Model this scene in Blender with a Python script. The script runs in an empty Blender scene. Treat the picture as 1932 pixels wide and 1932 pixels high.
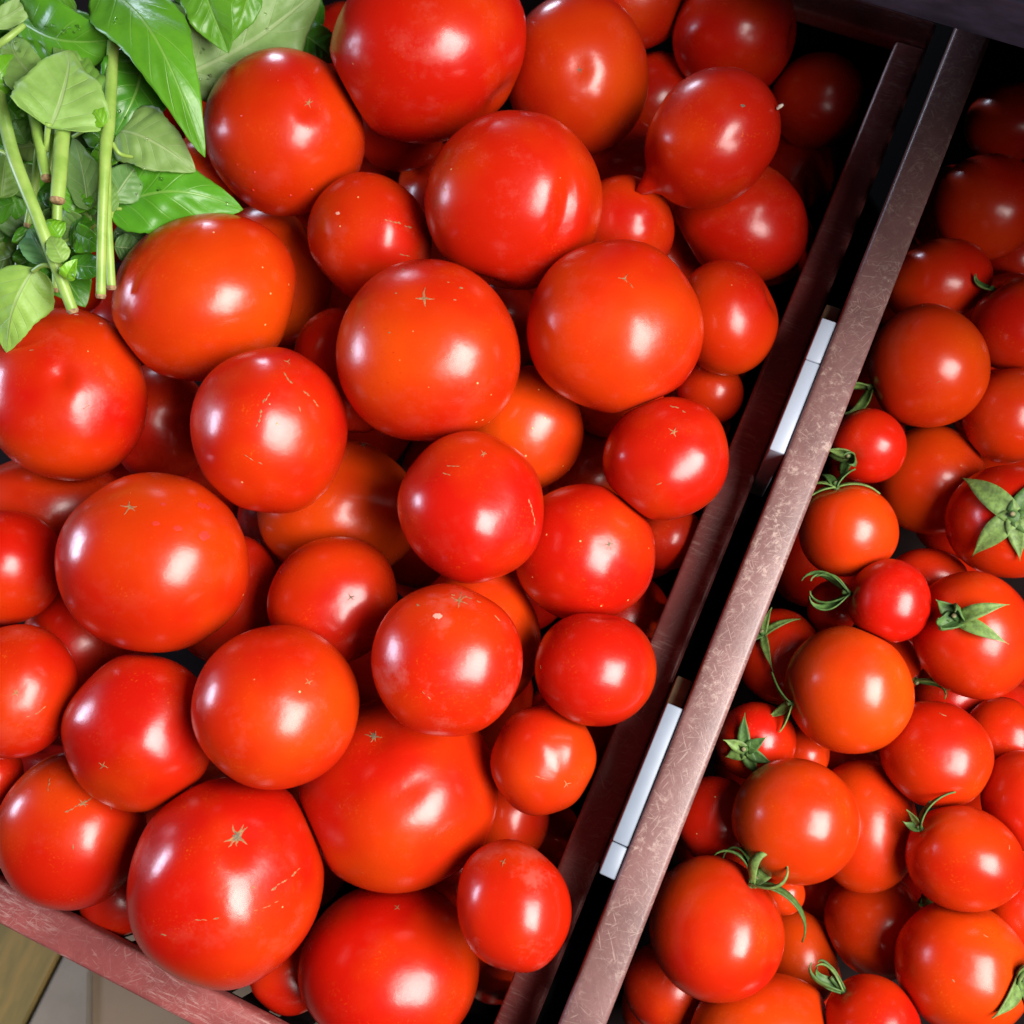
import bpy, bmesh, math, random
import numpy as np
from mathutils import Vector, Matrix
from mathutils.bvhtree import BVHTree

scn = bpy.context.scene
COL = scn.collection
R = math.radians

# ------------------------------------------------------------------ camera
# Everything is laid out in the frame of the inclined crates: w = along the crate front (right),
# d = away from the viewer along the crate side, h = out of the crate.  TILT leans that frame
# as the display stand leans.
TILT = Matrix.Translation((0, 0, 0.86)) @ Matrix.Rotation(R(18), 4, 'X')
FOV = 50.0
TAN = math.tan(R(FOV / 2))
DIST = 0.52
def nrm(v):
    v = np.asarray(v, float)
    return v / np.linalg.norm(v)
ed = nrm([.363, .912, -.191])
ew = np.array([.9166, -.361, .172]); ew = nrm(ew - ed * ew.dot(ed))
eh = np.cross(ew, ed)
CB = np.array([ew, ed, eh])              # camera axes -> crate frame
CAM = CB @ np.array([0, 0, DIST])
cam_d = bpy.data.cameras.new('camera')
cam = bpy.data.objects.new('camera', cam_d)
COL.objects.link(cam)
m = Matrix([[*CB[0], CAM[0]], [*CB[1], CAM[1]], [*CB[2], CAM[2]], [0, 0, 0, 1]])
cam.matrix_world = TILT @ m
cam_d.sensor_width = 36
cam_d.lens = 18 / TAN
cam_d.clip_start = 0.01
cam_d.clip_end = 60
cam_d.dof.use_dof = True
cam_d.dof.focus_distance = 0.485
cam_d.dof.aperture_fstop = 11
scn.camera = cam

# ------------------------------------------------------------------ world, lamps, exposure
wd = bpy.data.worlds.new('World')
scn.world = wd
wd.use_nodes = True
wd.node_tree.nodes['Background'].inputs[0].default_value = (0.72, 0.78, 0.95, 1)
wd.node_tree.nodes['Background'].inputs[1].default_value = 0.012

def lamp(name, pos, target, size, size_y, power, color, spread=180):
    l = bpy.data.lights.new(name, 'AREA')
    l.shape = 'RECTANGLE'; l.size = size; l.size_y = size_y
    l.energy = power; l.color = color; l.spread = R(spread)
    o = bpy.data.objects.new(name, l)
    COL.objects.link(o)
    q = (Vector(target) - Vector(pos)).to_track_quat('-Z', 'Y')
    o.matrix_world = TILT @ Matrix.LocRotScale(Vector(pos), q, None)
    return o
lamp('shop_lamp', (0.54, -0.02, 0.70), (-0.04, -0.10, 0.0), 0.60, 0.44, 8.3, (1.0, 0.945, 0.90), 106)
lamp('side_window', (-1.25, -0.22, 0.30), (0.0, -0.12, 0.0), 0.36, 0.24, 11.0, (0.66, 0.76, 1.0))
lamp('back_window', (-0.85, 1.25, 0.09), (0.05, 0.2, 0.0), 0.22, 0.16, 5.0, (0.70, 0.80, 1.0))

scn.view_settings.view_transform = 'Standard'
scn.view_settings.look = 'None'
scn.view_settings.exposure = 0.0
scn.view_settings.gamma = 1.0
scn.render.engine = 'CYCLES'
scn.cycles.max_bounces = 8; scn.cycles.transmission_bounces = 8; scn.cycles.diffuse_bounces = 3; scn.cycles.glossy_bounces = 3
scn.render.resolution_x = scn.render.resolution_y = 1024

# ------------------------------------------------------------------ pixel helpers (photo seen at 1932 px)
def ray(X, Y):
    return CB @ np.array([(X - 966) / 966 * TAN, (966 - Y) / 966 * TAN, -1.0])
def at(X, Y, h):
    r = ray(X, Y)
    return CAM + r * ((h - CAM[2]) / r[2])
def view_frame(P):
    z = nrm(CAM - P)
    x = CB @ np.array([1., 0, 0]); x = nrm(x - z * x.dot(z))
    return np.array([x, np.cross(z, x), z])          # rows: local axes in crate frame
PX = TAN / 966                                        # size of a pixel at unit depth

# ------------------------------------------------------------------ object helpers
def link(name, me, mat=None, parent=None, M=None, smooth=True, mats=None):
    o = bpy.data.objects.new(name, me)
    COL.objects.link(o)
    for mm in (mats or ([mat] if mat else [])):
        me.materials.append(mm)
    if smooth and len(me.polygons):
        me.polygons.foreach_set('use_smooth', [True] * len(me.polygons))
    if parent is not None:
        o.parent = parent
        if M is not None: o.matrix_local = M
    elif M is not None:
        o.matrix_world = TILT @ M
    else:
        o.matrix_world = TILT.copy()
    return o
def tag(o, label=None, cat=None, group=None, kind=None):
    if label: o['label'] = label
    if cat: o['category'] = cat
    if group: o['group'] = group
    if kind: o['kind'] = kind
    return o
def empty(name, M=None):
    o = bpy.data.objects.new(name, None)
    COL.objects.link(o)
    o.empty_display_size = 0.02
    o.matrix_world = TILT @ (M if M is not None else Matrix())
    return o
def mesh_py(name, v, f):
    me = bpy.data.meshes.new(name)
    me.from_pydata([tuple(map(float, p)) for p in v], [], [tuple(int(i) for i in q) for q in f])
    me.update()
    return me
def bevel_box(name, lo, hi, bev=0.002, seg=2):
    bm = bmesh.new()
    bmesh.ops.create_cube(bm, size=1)
    lo, hi = Vector(lo), Vector(hi)
    for v in bm.verts:
        v.co = Vector([(lo[i] + hi[i]) / 2 + v.co[i] * (hi[i] - lo[i]) for i in range(3)])
    if bev > 0:
        bmesh.ops.bevel(bm, geom=bm.edges[:], offset=bev, segments=seg, affect='EDGES', profile=0.5)
    me = bpy.data.meshes.new(name)
    bm.to_mesh(me); bm.free()
    return me
def tube(name, pts, rad, n=10, cap=True):
    """tube through pts (crate frame) with radius per point, Catmull-smoothed"""
    P = [np.asarray(p, float) for p in pts]
    rad = list(rad) if hasattr(rad, '__len__') else [rad] * len(P)
    Q, RR = [], []
    for i in range(len(P) - 1):
        p0 = P[max(i - 1, 0)]; p1 = P[i]; p2 = P[i + 1]; p3 = P[min(i + 2, len(P) - 1)]
        for k in range(6):
            t = k / 6
            Q.append(.5 * (2 * p1 + (p2 - p0) * t + (2 * p0 - 5 * p1 + 4 * p2 - p3) * t * t + (3 * p1 - p0 - 3 * p2 + p3) * t ** 3))
            RR.append(rad[i] * (1 - t) + rad[i + 1] * t)
    Q.append(P[-1]); RR.append(rad[-1])
    V, F = [], []
    up = np.array([.3, .2, 1.])
    for i, q in enumerate(Q):
        tg = nrm(Q[min(i + 1, len(Q) - 1)] - Q[max(i - 1, 0)])
        a = nrm(np.cross(tg, up)); b = np.cross(a, tg)
        for k in range(n):
            an = 2 * math.pi * k / n
            V.append(q + (a * math.cos(an) + b * math.sin(an)) * RR[i])
    for i in range(len(Q) - 1):
        for k in range(n):
            F.append((i * n + k, i * n + (k + 1) % n, (i + 1) * n + (k + 1) % n, (i + 1) * n + k))
    if cap:
        F.append(tuple(range(n))[::-1]); F.append(tuple(range((len(Q) - 1) * n, len(Q) * n)))
    return mesh_py(name, V, F), Q, RR

# ------------------------------------------------------------------ materials
def newmat(name):
    mt = bpy.data.materials.new(name)
    mt.use_nodes = True
    nt = mt.node_tree
    return mt, nt, nt.nodes['Principled BSDF']
def N(nt, typ, **kw):
    n = nt.nodes.new(typ)
    for k, v in kw.items():
        if k in n.inputs: n.inputs[k].default_value = v
        else: setattr(n, k, v)
    return n
def L(nt, a, b): nt.links.new(a, b)
def mix(nt, fac, a, b, mode='MIX'):
    n = nt.nodes.new('ShaderNodeMix'); n.data_type = 'RGBA'; n.blend_type = mode
    for s, v in ((n.inputs[0], fac), (n.inputs[6], a), (n.inputs[7], b)):
        if hasattr(v, 'links'): L(nt, v, s)
        else: s.default_value = v if not isinstance(v, tuple) or len(v) == 4 else (*v, 1)
    return n.outputs[2]
def math_(nt, op, a, b=None, c=None, clamp=False):
    n = nt.nodes.new('ShaderNodeMath'); n.operation = op; n.use_clamp = clamp
    for i, v in enumerate((a, b, c)):
        if v is None: continue
        if hasattr(v, 'links'): L(nt, v, n.inputs[i])
        else: n.inputs[i].default_value = v
    return n.outputs[0]
def ramp(nt, v, lo, hi):
    n = nt.nodes.new('ShaderNodeMapRange'); n.interpolation_type = 'SMOOTHSTEP'
    L(nt, v, n.inputs[0]); n.inputs[1].default_value = lo; n.inputs[2].default_value = hi
    return n.outputs[0]
def attr(nt, name):
    n = nt.nodes.new('ShaderNodeAttribute'); n.attribute_type = 'OBJECT'; n.attribute_name = name
    return n.outputs['Fac']
def coords(nt, scale=(1, 1, 1), rnd=True):
    tc = nt.nodes.new('ShaderNodeTexCoord')
    mp = nt.nodes.new('ShaderNodeMapping')
    L(nt, tc.outputs['Object'], mp.inputs[0]); mp.inputs['Scale'].default_value = scale
    if rnd:
        oi = nt.nodes.new('ShaderNodeObjectInfo')
        ml = nt.nodes.new('ShaderNodeVectorMath'); ml.operation = 'SCALE'
        ml.inputs[0].default_value = (3.1, 5.7, 4.3)
        L(nt, oi.outputs['Random'], ml.inputs['Scale'])
        L(nt, ml.outputs[0], mp.inputs['Location'])
    return mp.outputs[0]
def noise(nt, vec, scale, detail=3, rough=.55, dist=0):
    n = nt.nodes.new('ShaderNodeTexNoise')
    L(nt, vec, n.inputs['Vector']); n.inputs['Scale'].default_value = scale
    n.inputs['Detail'].default_value = detail; n.inputs['Roughness'].default_value = rough
    n.inputs['Distortion'].default_value = dist
    return n.outputs['Fac']

def tomato_material():
    mt, nt, b = newmat('tomato_skin')
    co = coords(nt)
    ripe = attr(nt, 'orange')
    n1 = noise(nt, co, 17, 2)
    n2 = noise(nt, co, 60, 3)
    f = math_(nt, 'ADD', math_(nt, 'MULTIPLY_ADD', n1, 2.1, -1.05), math_(nt, 'MULTIPLY_ADD', n2, .3, -.15))
    f = math_(nt, 'ADD', f, ripe, clamp=True)
    oi = nt.nodes.new('ShaderNodeObjectInfo')
    base = mix(nt, f, oi.outputs['Color'], (.57, .052, .0018, 1))
    # fine stippling of the skin
    n3 = noise(nt, co, 900, 2, .7)
    st = math_(nt, 'MULTIPLY', ramp(nt, n3, .56, .74), ramp(nt, n2, .45, .75))
    base = mix(nt, math_(nt, 'MULTIPLY', st, .8), base, (.60, .085, .006, 1))
    n4 = noise(nt, co, 700, 2, .7)
    dk = math_(nt, 'MULTIPLY', ramp(nt, n4, .60, .78), ramp(nt, n1, .5, .75))
    base = mix(nt, math_(nt, 'MULTIPLY', dk, .75), base, (.38, .01, .002, 1))
    # pale corky specks
    vo = nt.nodes.new('ShaderNodeTexVoronoi'); L(nt, co, vo.inputs['Vector']); vo.inputs['Scale'].default_value = 330
    dot = ramp(nt, vo.outputs['Distance'], .20, .10)
    sep = nt.nodes.new('ShaderNodeSeparateColor'); L(nt, vo.outputs['Color'], sep.inputs[0])
    pick = math_(nt, 'GREATER_THAN', math_(nt, 'ADD', sep.outputs[0], math_(nt, 'MULTIPLY', attr(nt, 'speck'), ramp(nt, n1, .35, .6))), .998)
    sp = math_(nt, 'MULTIPLY', dot, pick)
    base = mix(nt, math_(nt, 'MULTIPLY', sp, .8), base, (.75, .42, .16, 1))
    # dull scuffed bloom
    n5 = noise(nt, co, 45, 5, .7)
    du = math_(nt, 'MULTIPLY', ramp(nt, n5, .52, .68), attr(nt, 'dull'))
    base = mix(nt, math_(nt, 'MULTIPLY', du, .25), base, (.55, .16, .12, 1))
    L(nt, base, b.inputs['Base Color'])
    n6 = noise(nt, co, 35, 4, .6)
    ro = math_(nt, 'MULTIPLY_ADD', n6, .20, .155)
    ro = math_(nt, 'ADD', ro, math_(nt, 'MULTIPLY', math_(nt, 'ADD', du, sp), .18))
    L(nt, ro, b.inputs['Roughness'])
    b.inputs['Specular IOR Level'].default_value = .42
    b.inputs['Coat Weight'].default_value = .0
    b.inputs['Coat Roughness'].default_value = .13
    b.inputs['Subsurface Weight'].default_value = .0
    b.inputs['Subsurface Radius'].default_value = (1, .15, .06)
    b.inputs['Subsurface Scale'].default_value = .006
    bu = nt.nodes.new('ShaderNodeBump'); bu.inputs['Strength'].default_value = .16; bu.inputs['Distance'].default_value = .0008
    hgt = math_(nt, 'ADD', math_(nt, 'MULTIPLY', noise(nt, co, 260, 3), .5), math_(nt, 'ADD', math_(nt, 'MULTIPLY', sp, .8), math_(nt, 'MULTIPLY', n2, 1.3)))
    L(nt, hgt, bu.inputs['Height']); L(nt, bu.outputs[0], b.inputs['Normal'])
    return mt
M_TOM = tomato_material()

def simple(name, color, rough=.5, var=.25, scale=60, bump=.2, dist=.0005, spec=.5, stretch=(1, 1, 1), color2=None):
    mt, nt, b = newmat(name)
    co = coords(nt, stretch)
    n1 = noise(nt, co, scale, 4, .6)
    c2 = color2 or tuple(c * (1 - var) for c in color)
    L(nt, mix(nt, ramp(nt, n1, .3, .7), (*c2, 1), (*color, 1)), b.inputs['Base Color'])
    b.inputs['Roughness'].default_value = rough
    b.inputs['Specular IOR Level'].default_value = spec
    bu = nt.nodes.new('ShaderNodeBump'); bu.inputs['Strength'].default_value = bump; bu.inputs['Distance'].default_value = dist
    L(nt, n1, bu.inputs['Height']); L(nt, bu.outputs[0], b.inputs['Normal'])
    return mt
M_CORK = simple('cork_scar', (.36, .18, .07), .8, .5, 900, .5)
M_SCARD = simple('dark_scar', (.20, .17, .11), .85, .6, 1200, .5)
M_SEPAL = simple('sepal_green', (.075, .16, .03), .6, .5, 400, .6, color2=(.035, .09, .02))
M_SEPALP = simple('sepal_pale', (.16, .27, .06), .6, .5, 400, .6)
M_STUB = simple('stem_cut', (.30, .27, .13), .8, .5, 900, .6)
M_STEM = simple('basil_stem', (.31, .47, .10), .42, .3, 120, .3, stretch=(1, 1, .3), color2=(.22, .38, .06))
M_CUT = simple('dried_cut', (.42, .27, .13), .85, .6, 700, .8)
M_WHITE = simple('white_plastic', (.34, .39, .48), .35, .06, 40, .05)
M_PALE = simple('grey_plastic', (.22, .265, .335), .4, .12, 40, .05)
M_TAN = simple('tan_wood', (.17, .135, .07), .7, .3, 30, .2, stretch=(1, 6, 1))
M_OCHRE = simple('ochre_wood', (.26, .17, .05), .7, .35, 25, .2, stretch=(5, 1, 1), color2=(.17, .13, .04))
M_GREY = simple('grey_board', (.24, .205, .165), .6, .2, 30, .1)

def crate_plastic(name, base, pale, scuff, streak):
    mt, nt, b = newmat(name)
    co = coords(nt, rnd=False)
    tone = noise(nt, co, 38, 4, .6)
    col = mix(nt, ramp(nt, tone, .3, .7), (*[c * .72 for c in base], 1), (*base, 1))
    # short hairline scratches in several directions
    mask = ramp(nt, noise(nt, co, 22, 3, .6), .34, .62)
    tot = None
    for k, (ang, sx, sy, th) in enumerate(((20, 1500, 130, .63), (-35, 1400, 110, .64), (75, 1600, 120, .63), (-70, 1300, 140, .64), (48, 1500, 120, .64))):
        m0 = nt.nodes.new('ShaderNodeMapping'); L(nt, co, m0.inputs[0]); m0.inputs['Rotation'].default_value = (0, 0, R(ang))
        mp = nt.nodes.new('ShaderNodeMapping'); L(nt, m0.outputs[0], mp.inputs[0])
        mp.inputs['Scale'].default_value = (sx, sy, 300)
        mp.inputs['Location'].default_value = (k * 7.7, k * 3.1, 0)
        s = ramp(nt, noise(nt, mp.outputs[0], 1.0, 2, .5, .6), th, th + .07)
        tot = s if tot is None else math_(nt, 'MAXIMUM', tot, s)
    tot = math_(nt, 'MULTIPLY', tot, math_(nt, 'MULTIPLY_ADD', mask, .8, .2))
    # rubbed patches made of cross-grain strokes
    mp = nt.nodes.new('ShaderNodeMapping'); L(nt, co, mp.inputs[0]); mp.inputs['Scale'].default_value = streak
    st = noise(nt, mp.outputs[0], 1.0, 5, .75, .3)
    rub = math_(nt, 'MULTIPLY', ramp(nt, st, .50, .66), ramp(nt, noise(nt, co, 30, 3), .42, .62))
    f = math_(nt, 'MAXIMUM', math_(nt, 'MULTIPLY', tot, .33), math_(nt, 'MULTIPLY', rub, scuff), clamp=True)
    col = mix(nt, f, col, (*pale, 1))
    sp = ramp(nt, noise(nt, co, 800, 2, .6), .63, .75)
    col = mix(nt, math_(nt, 'MULTIPLY', sp, .35), col, (*[c * .35 for c in base], 1))
    L(nt, col, b.inputs['Base Color'])
    L(nt, math_(nt, 'MULTIPLY_ADD', f, .25, .38), b.inputs['Roughness'])
    bu = nt.nodes.new('ShaderNodeBump'); bu.inputs['Strength'].default_value = .25; bu.inputs['Distance'].default_value = .0004
    L(nt, math_(nt, 'ADD', math_(nt, 'MULTIPLY', tone, .6), math_(nt, 'SUBTRACT', noise(nt, co, 420, 3), f)), bu.inputs['Height'])
    L(nt, bu.outputs[0], b.inputs['Normal'])
    return mt
M_CRATE_L = crate_plastic('red_brown_plastic', (.30, .075, .07), (.52, .33, .29), .6, (90, 700, 300))
M_CRATE_R = crate_plastic('mauve_brown_plastic', (.185, .092, .088), (.50, .38, .32), .5, (260, 260, 260))
M_CRATE_D = simple('inner_plastic_shaded', (.012, .006, .006), .8, .4, 50, .2, spec=.1)  # near-black colour stands in for the shade down inside the crates
M_BOARD = simple('black_board', (.12, .12, .15), .45, .55, 90, .6, stretch=(.35, 3.5, 1))
M_DECK = simple('dark_deck', (.012, .009, .008), .8, .4, 40, .2)

def leaf_material(name, top, vein, rough, sss):
    mt, nt, b = newmat(name)
    uv = nt.nodes.new('ShaderNodeUVMap'); uv.uv_map = 'leaf'
    sx = nt.nodes.new('ShaderNodeSeparateXYZ'); L(nt, uv.outputs[0], sx.inputs[0])
    u, v = sx.outputs[0], sx.outputs[1]
    av = math_(nt, 'ABSOLUTE', v)
    mid = ramp(nt, av, .055, .02)
    ph = math_(nt, 'SUBTRACT', math_(nt, 'MULTIPLY', u, 6.2), math_(nt, 'MULTIPLY', math_(nt, 'POWER', av, .75), 1.7))
    fr = math_(nt, 'ABSOLUTE', math_(nt, 'SUBTRACT', math_(nt, 'FRACT', ph), .5))
    lat = math_(nt, 'MULTIPLY', ramp(nt, fr, .055, .015), ramp(nt, av, .95, .55))
    veins = math_(nt, 'MAXIMUM', mid, math_(nt, 'MULTIPLY', lat, .55))
    co = coords(nt)
    n1 = noise(nt, co, 55, 3)
    n2 = noise(nt, co, 420, 3)
    oi = nt.nodes.new('ShaderNodeObjectInfo')
    base = mix(nt, 1.0, (*top, 1), oi.outputs['Color'], 'MULTIPLY')
    base = mix(nt, math_(nt, 'MULTIPLY', ramp(nt, n1, .35, .7), .45), base, mix(nt, 1.0, base, (.6, .72, .5, 1), 'MULTIPLY'))
    base = mix(nt, math_(nt, 'MULTIPLY', ramp(nt, n2, .5, .7), .25), base, mix(nt, 1.0, base, (.7, .8, .6, 1), 'MULTIPLY'))
    base = mix(nt, math_(nt, 'MULTIPLY', veins, .65), base, (*vein, 1))
    L(nt, base, b.inputs['Base Color'])
    L(nt, math_(nt, 'MULTIPLY_ADD', n1, .2, rough - .1), b.inputs['Roughness'])
    b.inputs['Specular IOR Level'].default_value = .45
    tr = nt.nodes.new('ShaderNodeBsdfTranslucent'); L(nt, base, tr.inputs[0])
    ms = nt.nodes.new('ShaderNodeMixShader'); ms.inputs[0].default_value = sss
    out = nt.nodes['Material Output']
    L(nt, b.outputs[0], ms.inputs[1]); L(nt, tr.outputs[0], ms.inputs[2]); L(nt, ms.outputs[0], out.inputs[0])
    bu = nt.nodes.new('ShaderNodeBump'); bu.inputs['Strength'].default_value = .5; bu.inputs['Distance'].default_value = .0006
    L(nt, math_(nt, 'ADD', math_(nt, 'MULTIPLY', veins, -.8), math_(nt, 'ADD', math_(nt, 'MULTIPLY', noise(nt, co, 170, 2), .9), math_(nt, 'MULTIPLY', n2, .25))), bu.inputs['Height'])
    L(nt, bu.outputs[0], b.inputs['Normal'])
    return mt
M_LEAF_T = leaf_material('leaf_upper', (.115, .35, .020), (.22, .44, .08), .36, .18)
M_LEAF_U = leaf_material('leaf_under', (.235, .39, .105), (.36, .48, .21), .5, .2)
mt, nt, b = newmat('water')
b.inputs['Base Color'].default_value = (1, 1, 1, 1); b.inputs['Roughness'].default_value = .03
b.inputs['Transmission Weight'].default_value = 1; b.inputs['IOR'].default_value = 1.33
M_WATER = mt
mt, nt, b = newmat('water_on_skin')
b.inputs['Base Color'].default_value = (.55, .03, .02, 1); b.inputs['Roughness'].default_value = .05; b.inputs['Specular IOR Level'].default_value = .6
M_WET = mt

# ------------------------------------------------------------------ crates
YAW = Matrix.Rotation(R(-2.26), 4, 'Z')
H_L, H_R = -0.022, 0.027
FLOOR = -0.165
def crate(label, mat, x0, x1, y0, y1, top, rimw, rimt, sides):
    root = tag(empty('plastic_crate', YAW @ Matrix.Translation(((x0 + x1) / 2, (y0 + y1) / 2, FLOOR - .008))), label, 'crate')
    back = root.matrix_world.inverted() @ TILT @ YAW
    def part(name, lo, hi, m, bev, seg=3):
        o = link(name, bevel_box(name, lo, hi, bev, seg), m, root, back)
        return o
    xi0, xi1, yi0, yi1 = x0 + rimw, x1 - rimw, y0 + rimw, y1 - rimw
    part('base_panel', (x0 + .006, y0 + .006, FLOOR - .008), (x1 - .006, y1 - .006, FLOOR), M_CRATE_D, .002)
    for s in sides:
        lo, hi = {'front': ((x0, y0), (x1, yi0)), 'back': ((x0, yi1), (x1, y1)),
                  'left': ((x0, yi0 + .0003), (xi0, yi1 - .0003)), 'right': ((xi1, yi0 + .0003), (x1, yi1 - .0003))}[s]
        part(s + '_rim', (*lo, top - rimt), (*hi, top), mat, .0022)
        ax = 0 if s in ('front', 'back') else 1
        # ribbed wall under the rim: solid bands and upright slats with slots between
        t = .004
        if s == 'front': a = (y0 + rimw - .008, y0 + rimw - .008 + t)
        if s == 'back': a = (y1 - rimw + .004, y1 - rimw + .004 + t)
        if s == 'left': a = (x0 + rimw - .008, x0 + rimw - .008 + t)
        if s == 'right': a = (x1 - rimw + .004, x1 - rimw + .004 + t)
        def wbox(name, p0, p1, z0, z1, bev=.0008):
            l_, h_ = ((p0, a[0], z0), (p1, a[1], z1)) if ax == 0 else ((a[0], p0, z0), (a[1], p1, z1))
            return l_, h_
        p0, p1 = ((xi0 - .004, xi1 + .004) if ax == 0 else (yi0 - .004, yi1 + .004))
        z_top = top - rimt
        lo_, hi_ = wbox('', p0, p1, z_top - .014, z_top)
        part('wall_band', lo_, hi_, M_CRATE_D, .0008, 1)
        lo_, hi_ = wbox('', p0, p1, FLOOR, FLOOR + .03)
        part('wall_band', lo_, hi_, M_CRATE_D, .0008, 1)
        n = int((p1 - p0) / .020) if s != 'back' else 1
        me = None
        for k in range(n):
            c = p0 + (k + .5) * (p1 - p0) / n
            if me is None:
                w = .0066 if s != 'back' else (p1 - p0) / 2
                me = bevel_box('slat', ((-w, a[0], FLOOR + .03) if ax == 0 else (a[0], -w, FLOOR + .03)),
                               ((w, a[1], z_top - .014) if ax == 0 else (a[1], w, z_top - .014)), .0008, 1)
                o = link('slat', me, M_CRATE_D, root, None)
            else:
                o = bpy.data.objects.new('slat', me); COL.objects.link(o); o.parent = root
            o.matrix_local = back @ Matrix.Translation((c, 0, 0) if ax == 0 else (0, c, 0))
    return root
crate('red-brown plastic crate heaped with big tomatoes, scuffed front rim at lower left', M_CRATE_L,
      -.50, .0993, -.2715, .338, H_L, .0170, .011, ('front', 'back', 'right'))
crate('mauve-brown scratched plastic crate holding the small tomatoes, pale rim beside the gap', M_CRATE_R,
      .1070, .62, -.31, .345, H_R, .0174, .012, ('left', 'back'))

# black shelf board over the far corner
a_, b_ = at(2000 / 1.248, 0, .045), at(2411 / 1.248, 120 / 1.248, .045)
yaw = math.atan2(b_[1] - a_[1], b_[0] - a_[0])
bo = link('shelf_board', bevel_box('shelf_board', (-.05, 0, 0), (.62, .20, .028), .0025, 3), M_BOARD, None,
          Matrix.Translation(Vector(a_)) @ Matrix.Rotation(yaw, 4, 'Z'))
tag(bo, 'black scratched shelf board crossing the top right corner above both crates', 'board')

# added shelf out of view, put in to shade the far right of both crates
us = link('added_shade_shelf', bevel_box('added_shade_shelf', (.147, .128, .20), (.95, .60, .218), .003), M_BOARD, None, YAW)
tag(us, 'dark added shelf out of view, shading the far ends of the crates', 'shelf')
# the stand the crates lie on
dk = link('display_deck', bevel_box('display_deck', (-.52, -.262, FLOOR - .034), (.64, .85, FLOOR - .0085), .002), M_DECK, None, YAW)
tag(dk, kind='structure')

# white strips in the gap between the crates
def spacer(y0, y1, label, seams, mat):
    root = tag(empty('spacer_strip', YAW @ Matrix.Translation((.1030, (y0 + y1) / 2, H_L))), label, 'strip', 'white strips wedged between the two crates')
    back = root.matrix_world.inverted() @ TILT @ YAW
    ys = [y0] + seams + [y1]
    top = .0245
    for i in range(len(ys) - 1):
        link('panel', bevel_box('panel', (.0996, ys[i] + (.0003 if i else 0), H_L - .03), (.1067, ys[i + 1], top), .0006, 2), mat, root, back)
    link('end_block', bevel_box('end_block', (.0996, y1 + .0002, H_L - .03), (.1067, y1 + .014, top - .014), .0006, 2), M_TAN, root, back)
    return root
spacer(.066, .134, 'short white strip wedged between the crates beside the shaded tomatoes', [.112], M_WHITE)
spacer(-.132, -.056, 'longer grey-white strip wedged between the crates near the bottom of the gap', [-.118], M_PALE)

# boards lying below the front of the crate
def slab(name, pts, h, th, mat):
    P = [at(x, y, h) for x, y in pts]
    n = len(P)
    V = P + [p - np.array([0, 0, th]) for p in P]
    F = [tuple(range(n))[::-1], tuple(range(n, 2 * n))] + [(i, (i + 1) % n, n + (i + 1) % n, n + i) for i in range(n)]
    me = mesh_py(name, V, F)
    bm = bmesh.new(); bm.from_mesh(me); bmesh.ops.recalc_face_normals(bm, faces=bm.faces[:])
    bmesh.ops.bevel(bm, geom=bm.edges[:], offset=.0015, segments=2, affect='EDGES'); bm.to_mesh(me); bm.free()
    return link(name, me, mat, smooth=False)
HB = -.26
g = link('ground', bevel_box('ground', (-1.2, -1.2, HB - .06), (1.2, .9, HB - .032), .002), simple('floor_tan', (.30, .24, .18), .7, .3, 12, .2))
tag(g, kind='structure')
tag(slab('ochre_plank', [(-330, 1600), (150, 1640), (115, 1795), (20, 1980), (-330, 1980)], HB, .03, M_OCHRE), 'ochre wooden plank below the crate at the lower left corner', 'plank')
tag(slab('grey_board', [(120, 1800), (150, 1660), (200, 1680), (168, 1840), (166, 1990), (24, 1990)], HB + .005, .035, M_GREY), 'narrow grey board between the ochre plank and the tan one', 'board')
tag(slab('tan_board', [(172, 1690), (560, 1880), (560, 2060), (170, 2060)], HB, .03, simple('tan_board', (.25, .18, .12), .65, .2, 14, .1)), 'flat tan board below the front rim, right of the grey board', 'board')

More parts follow.
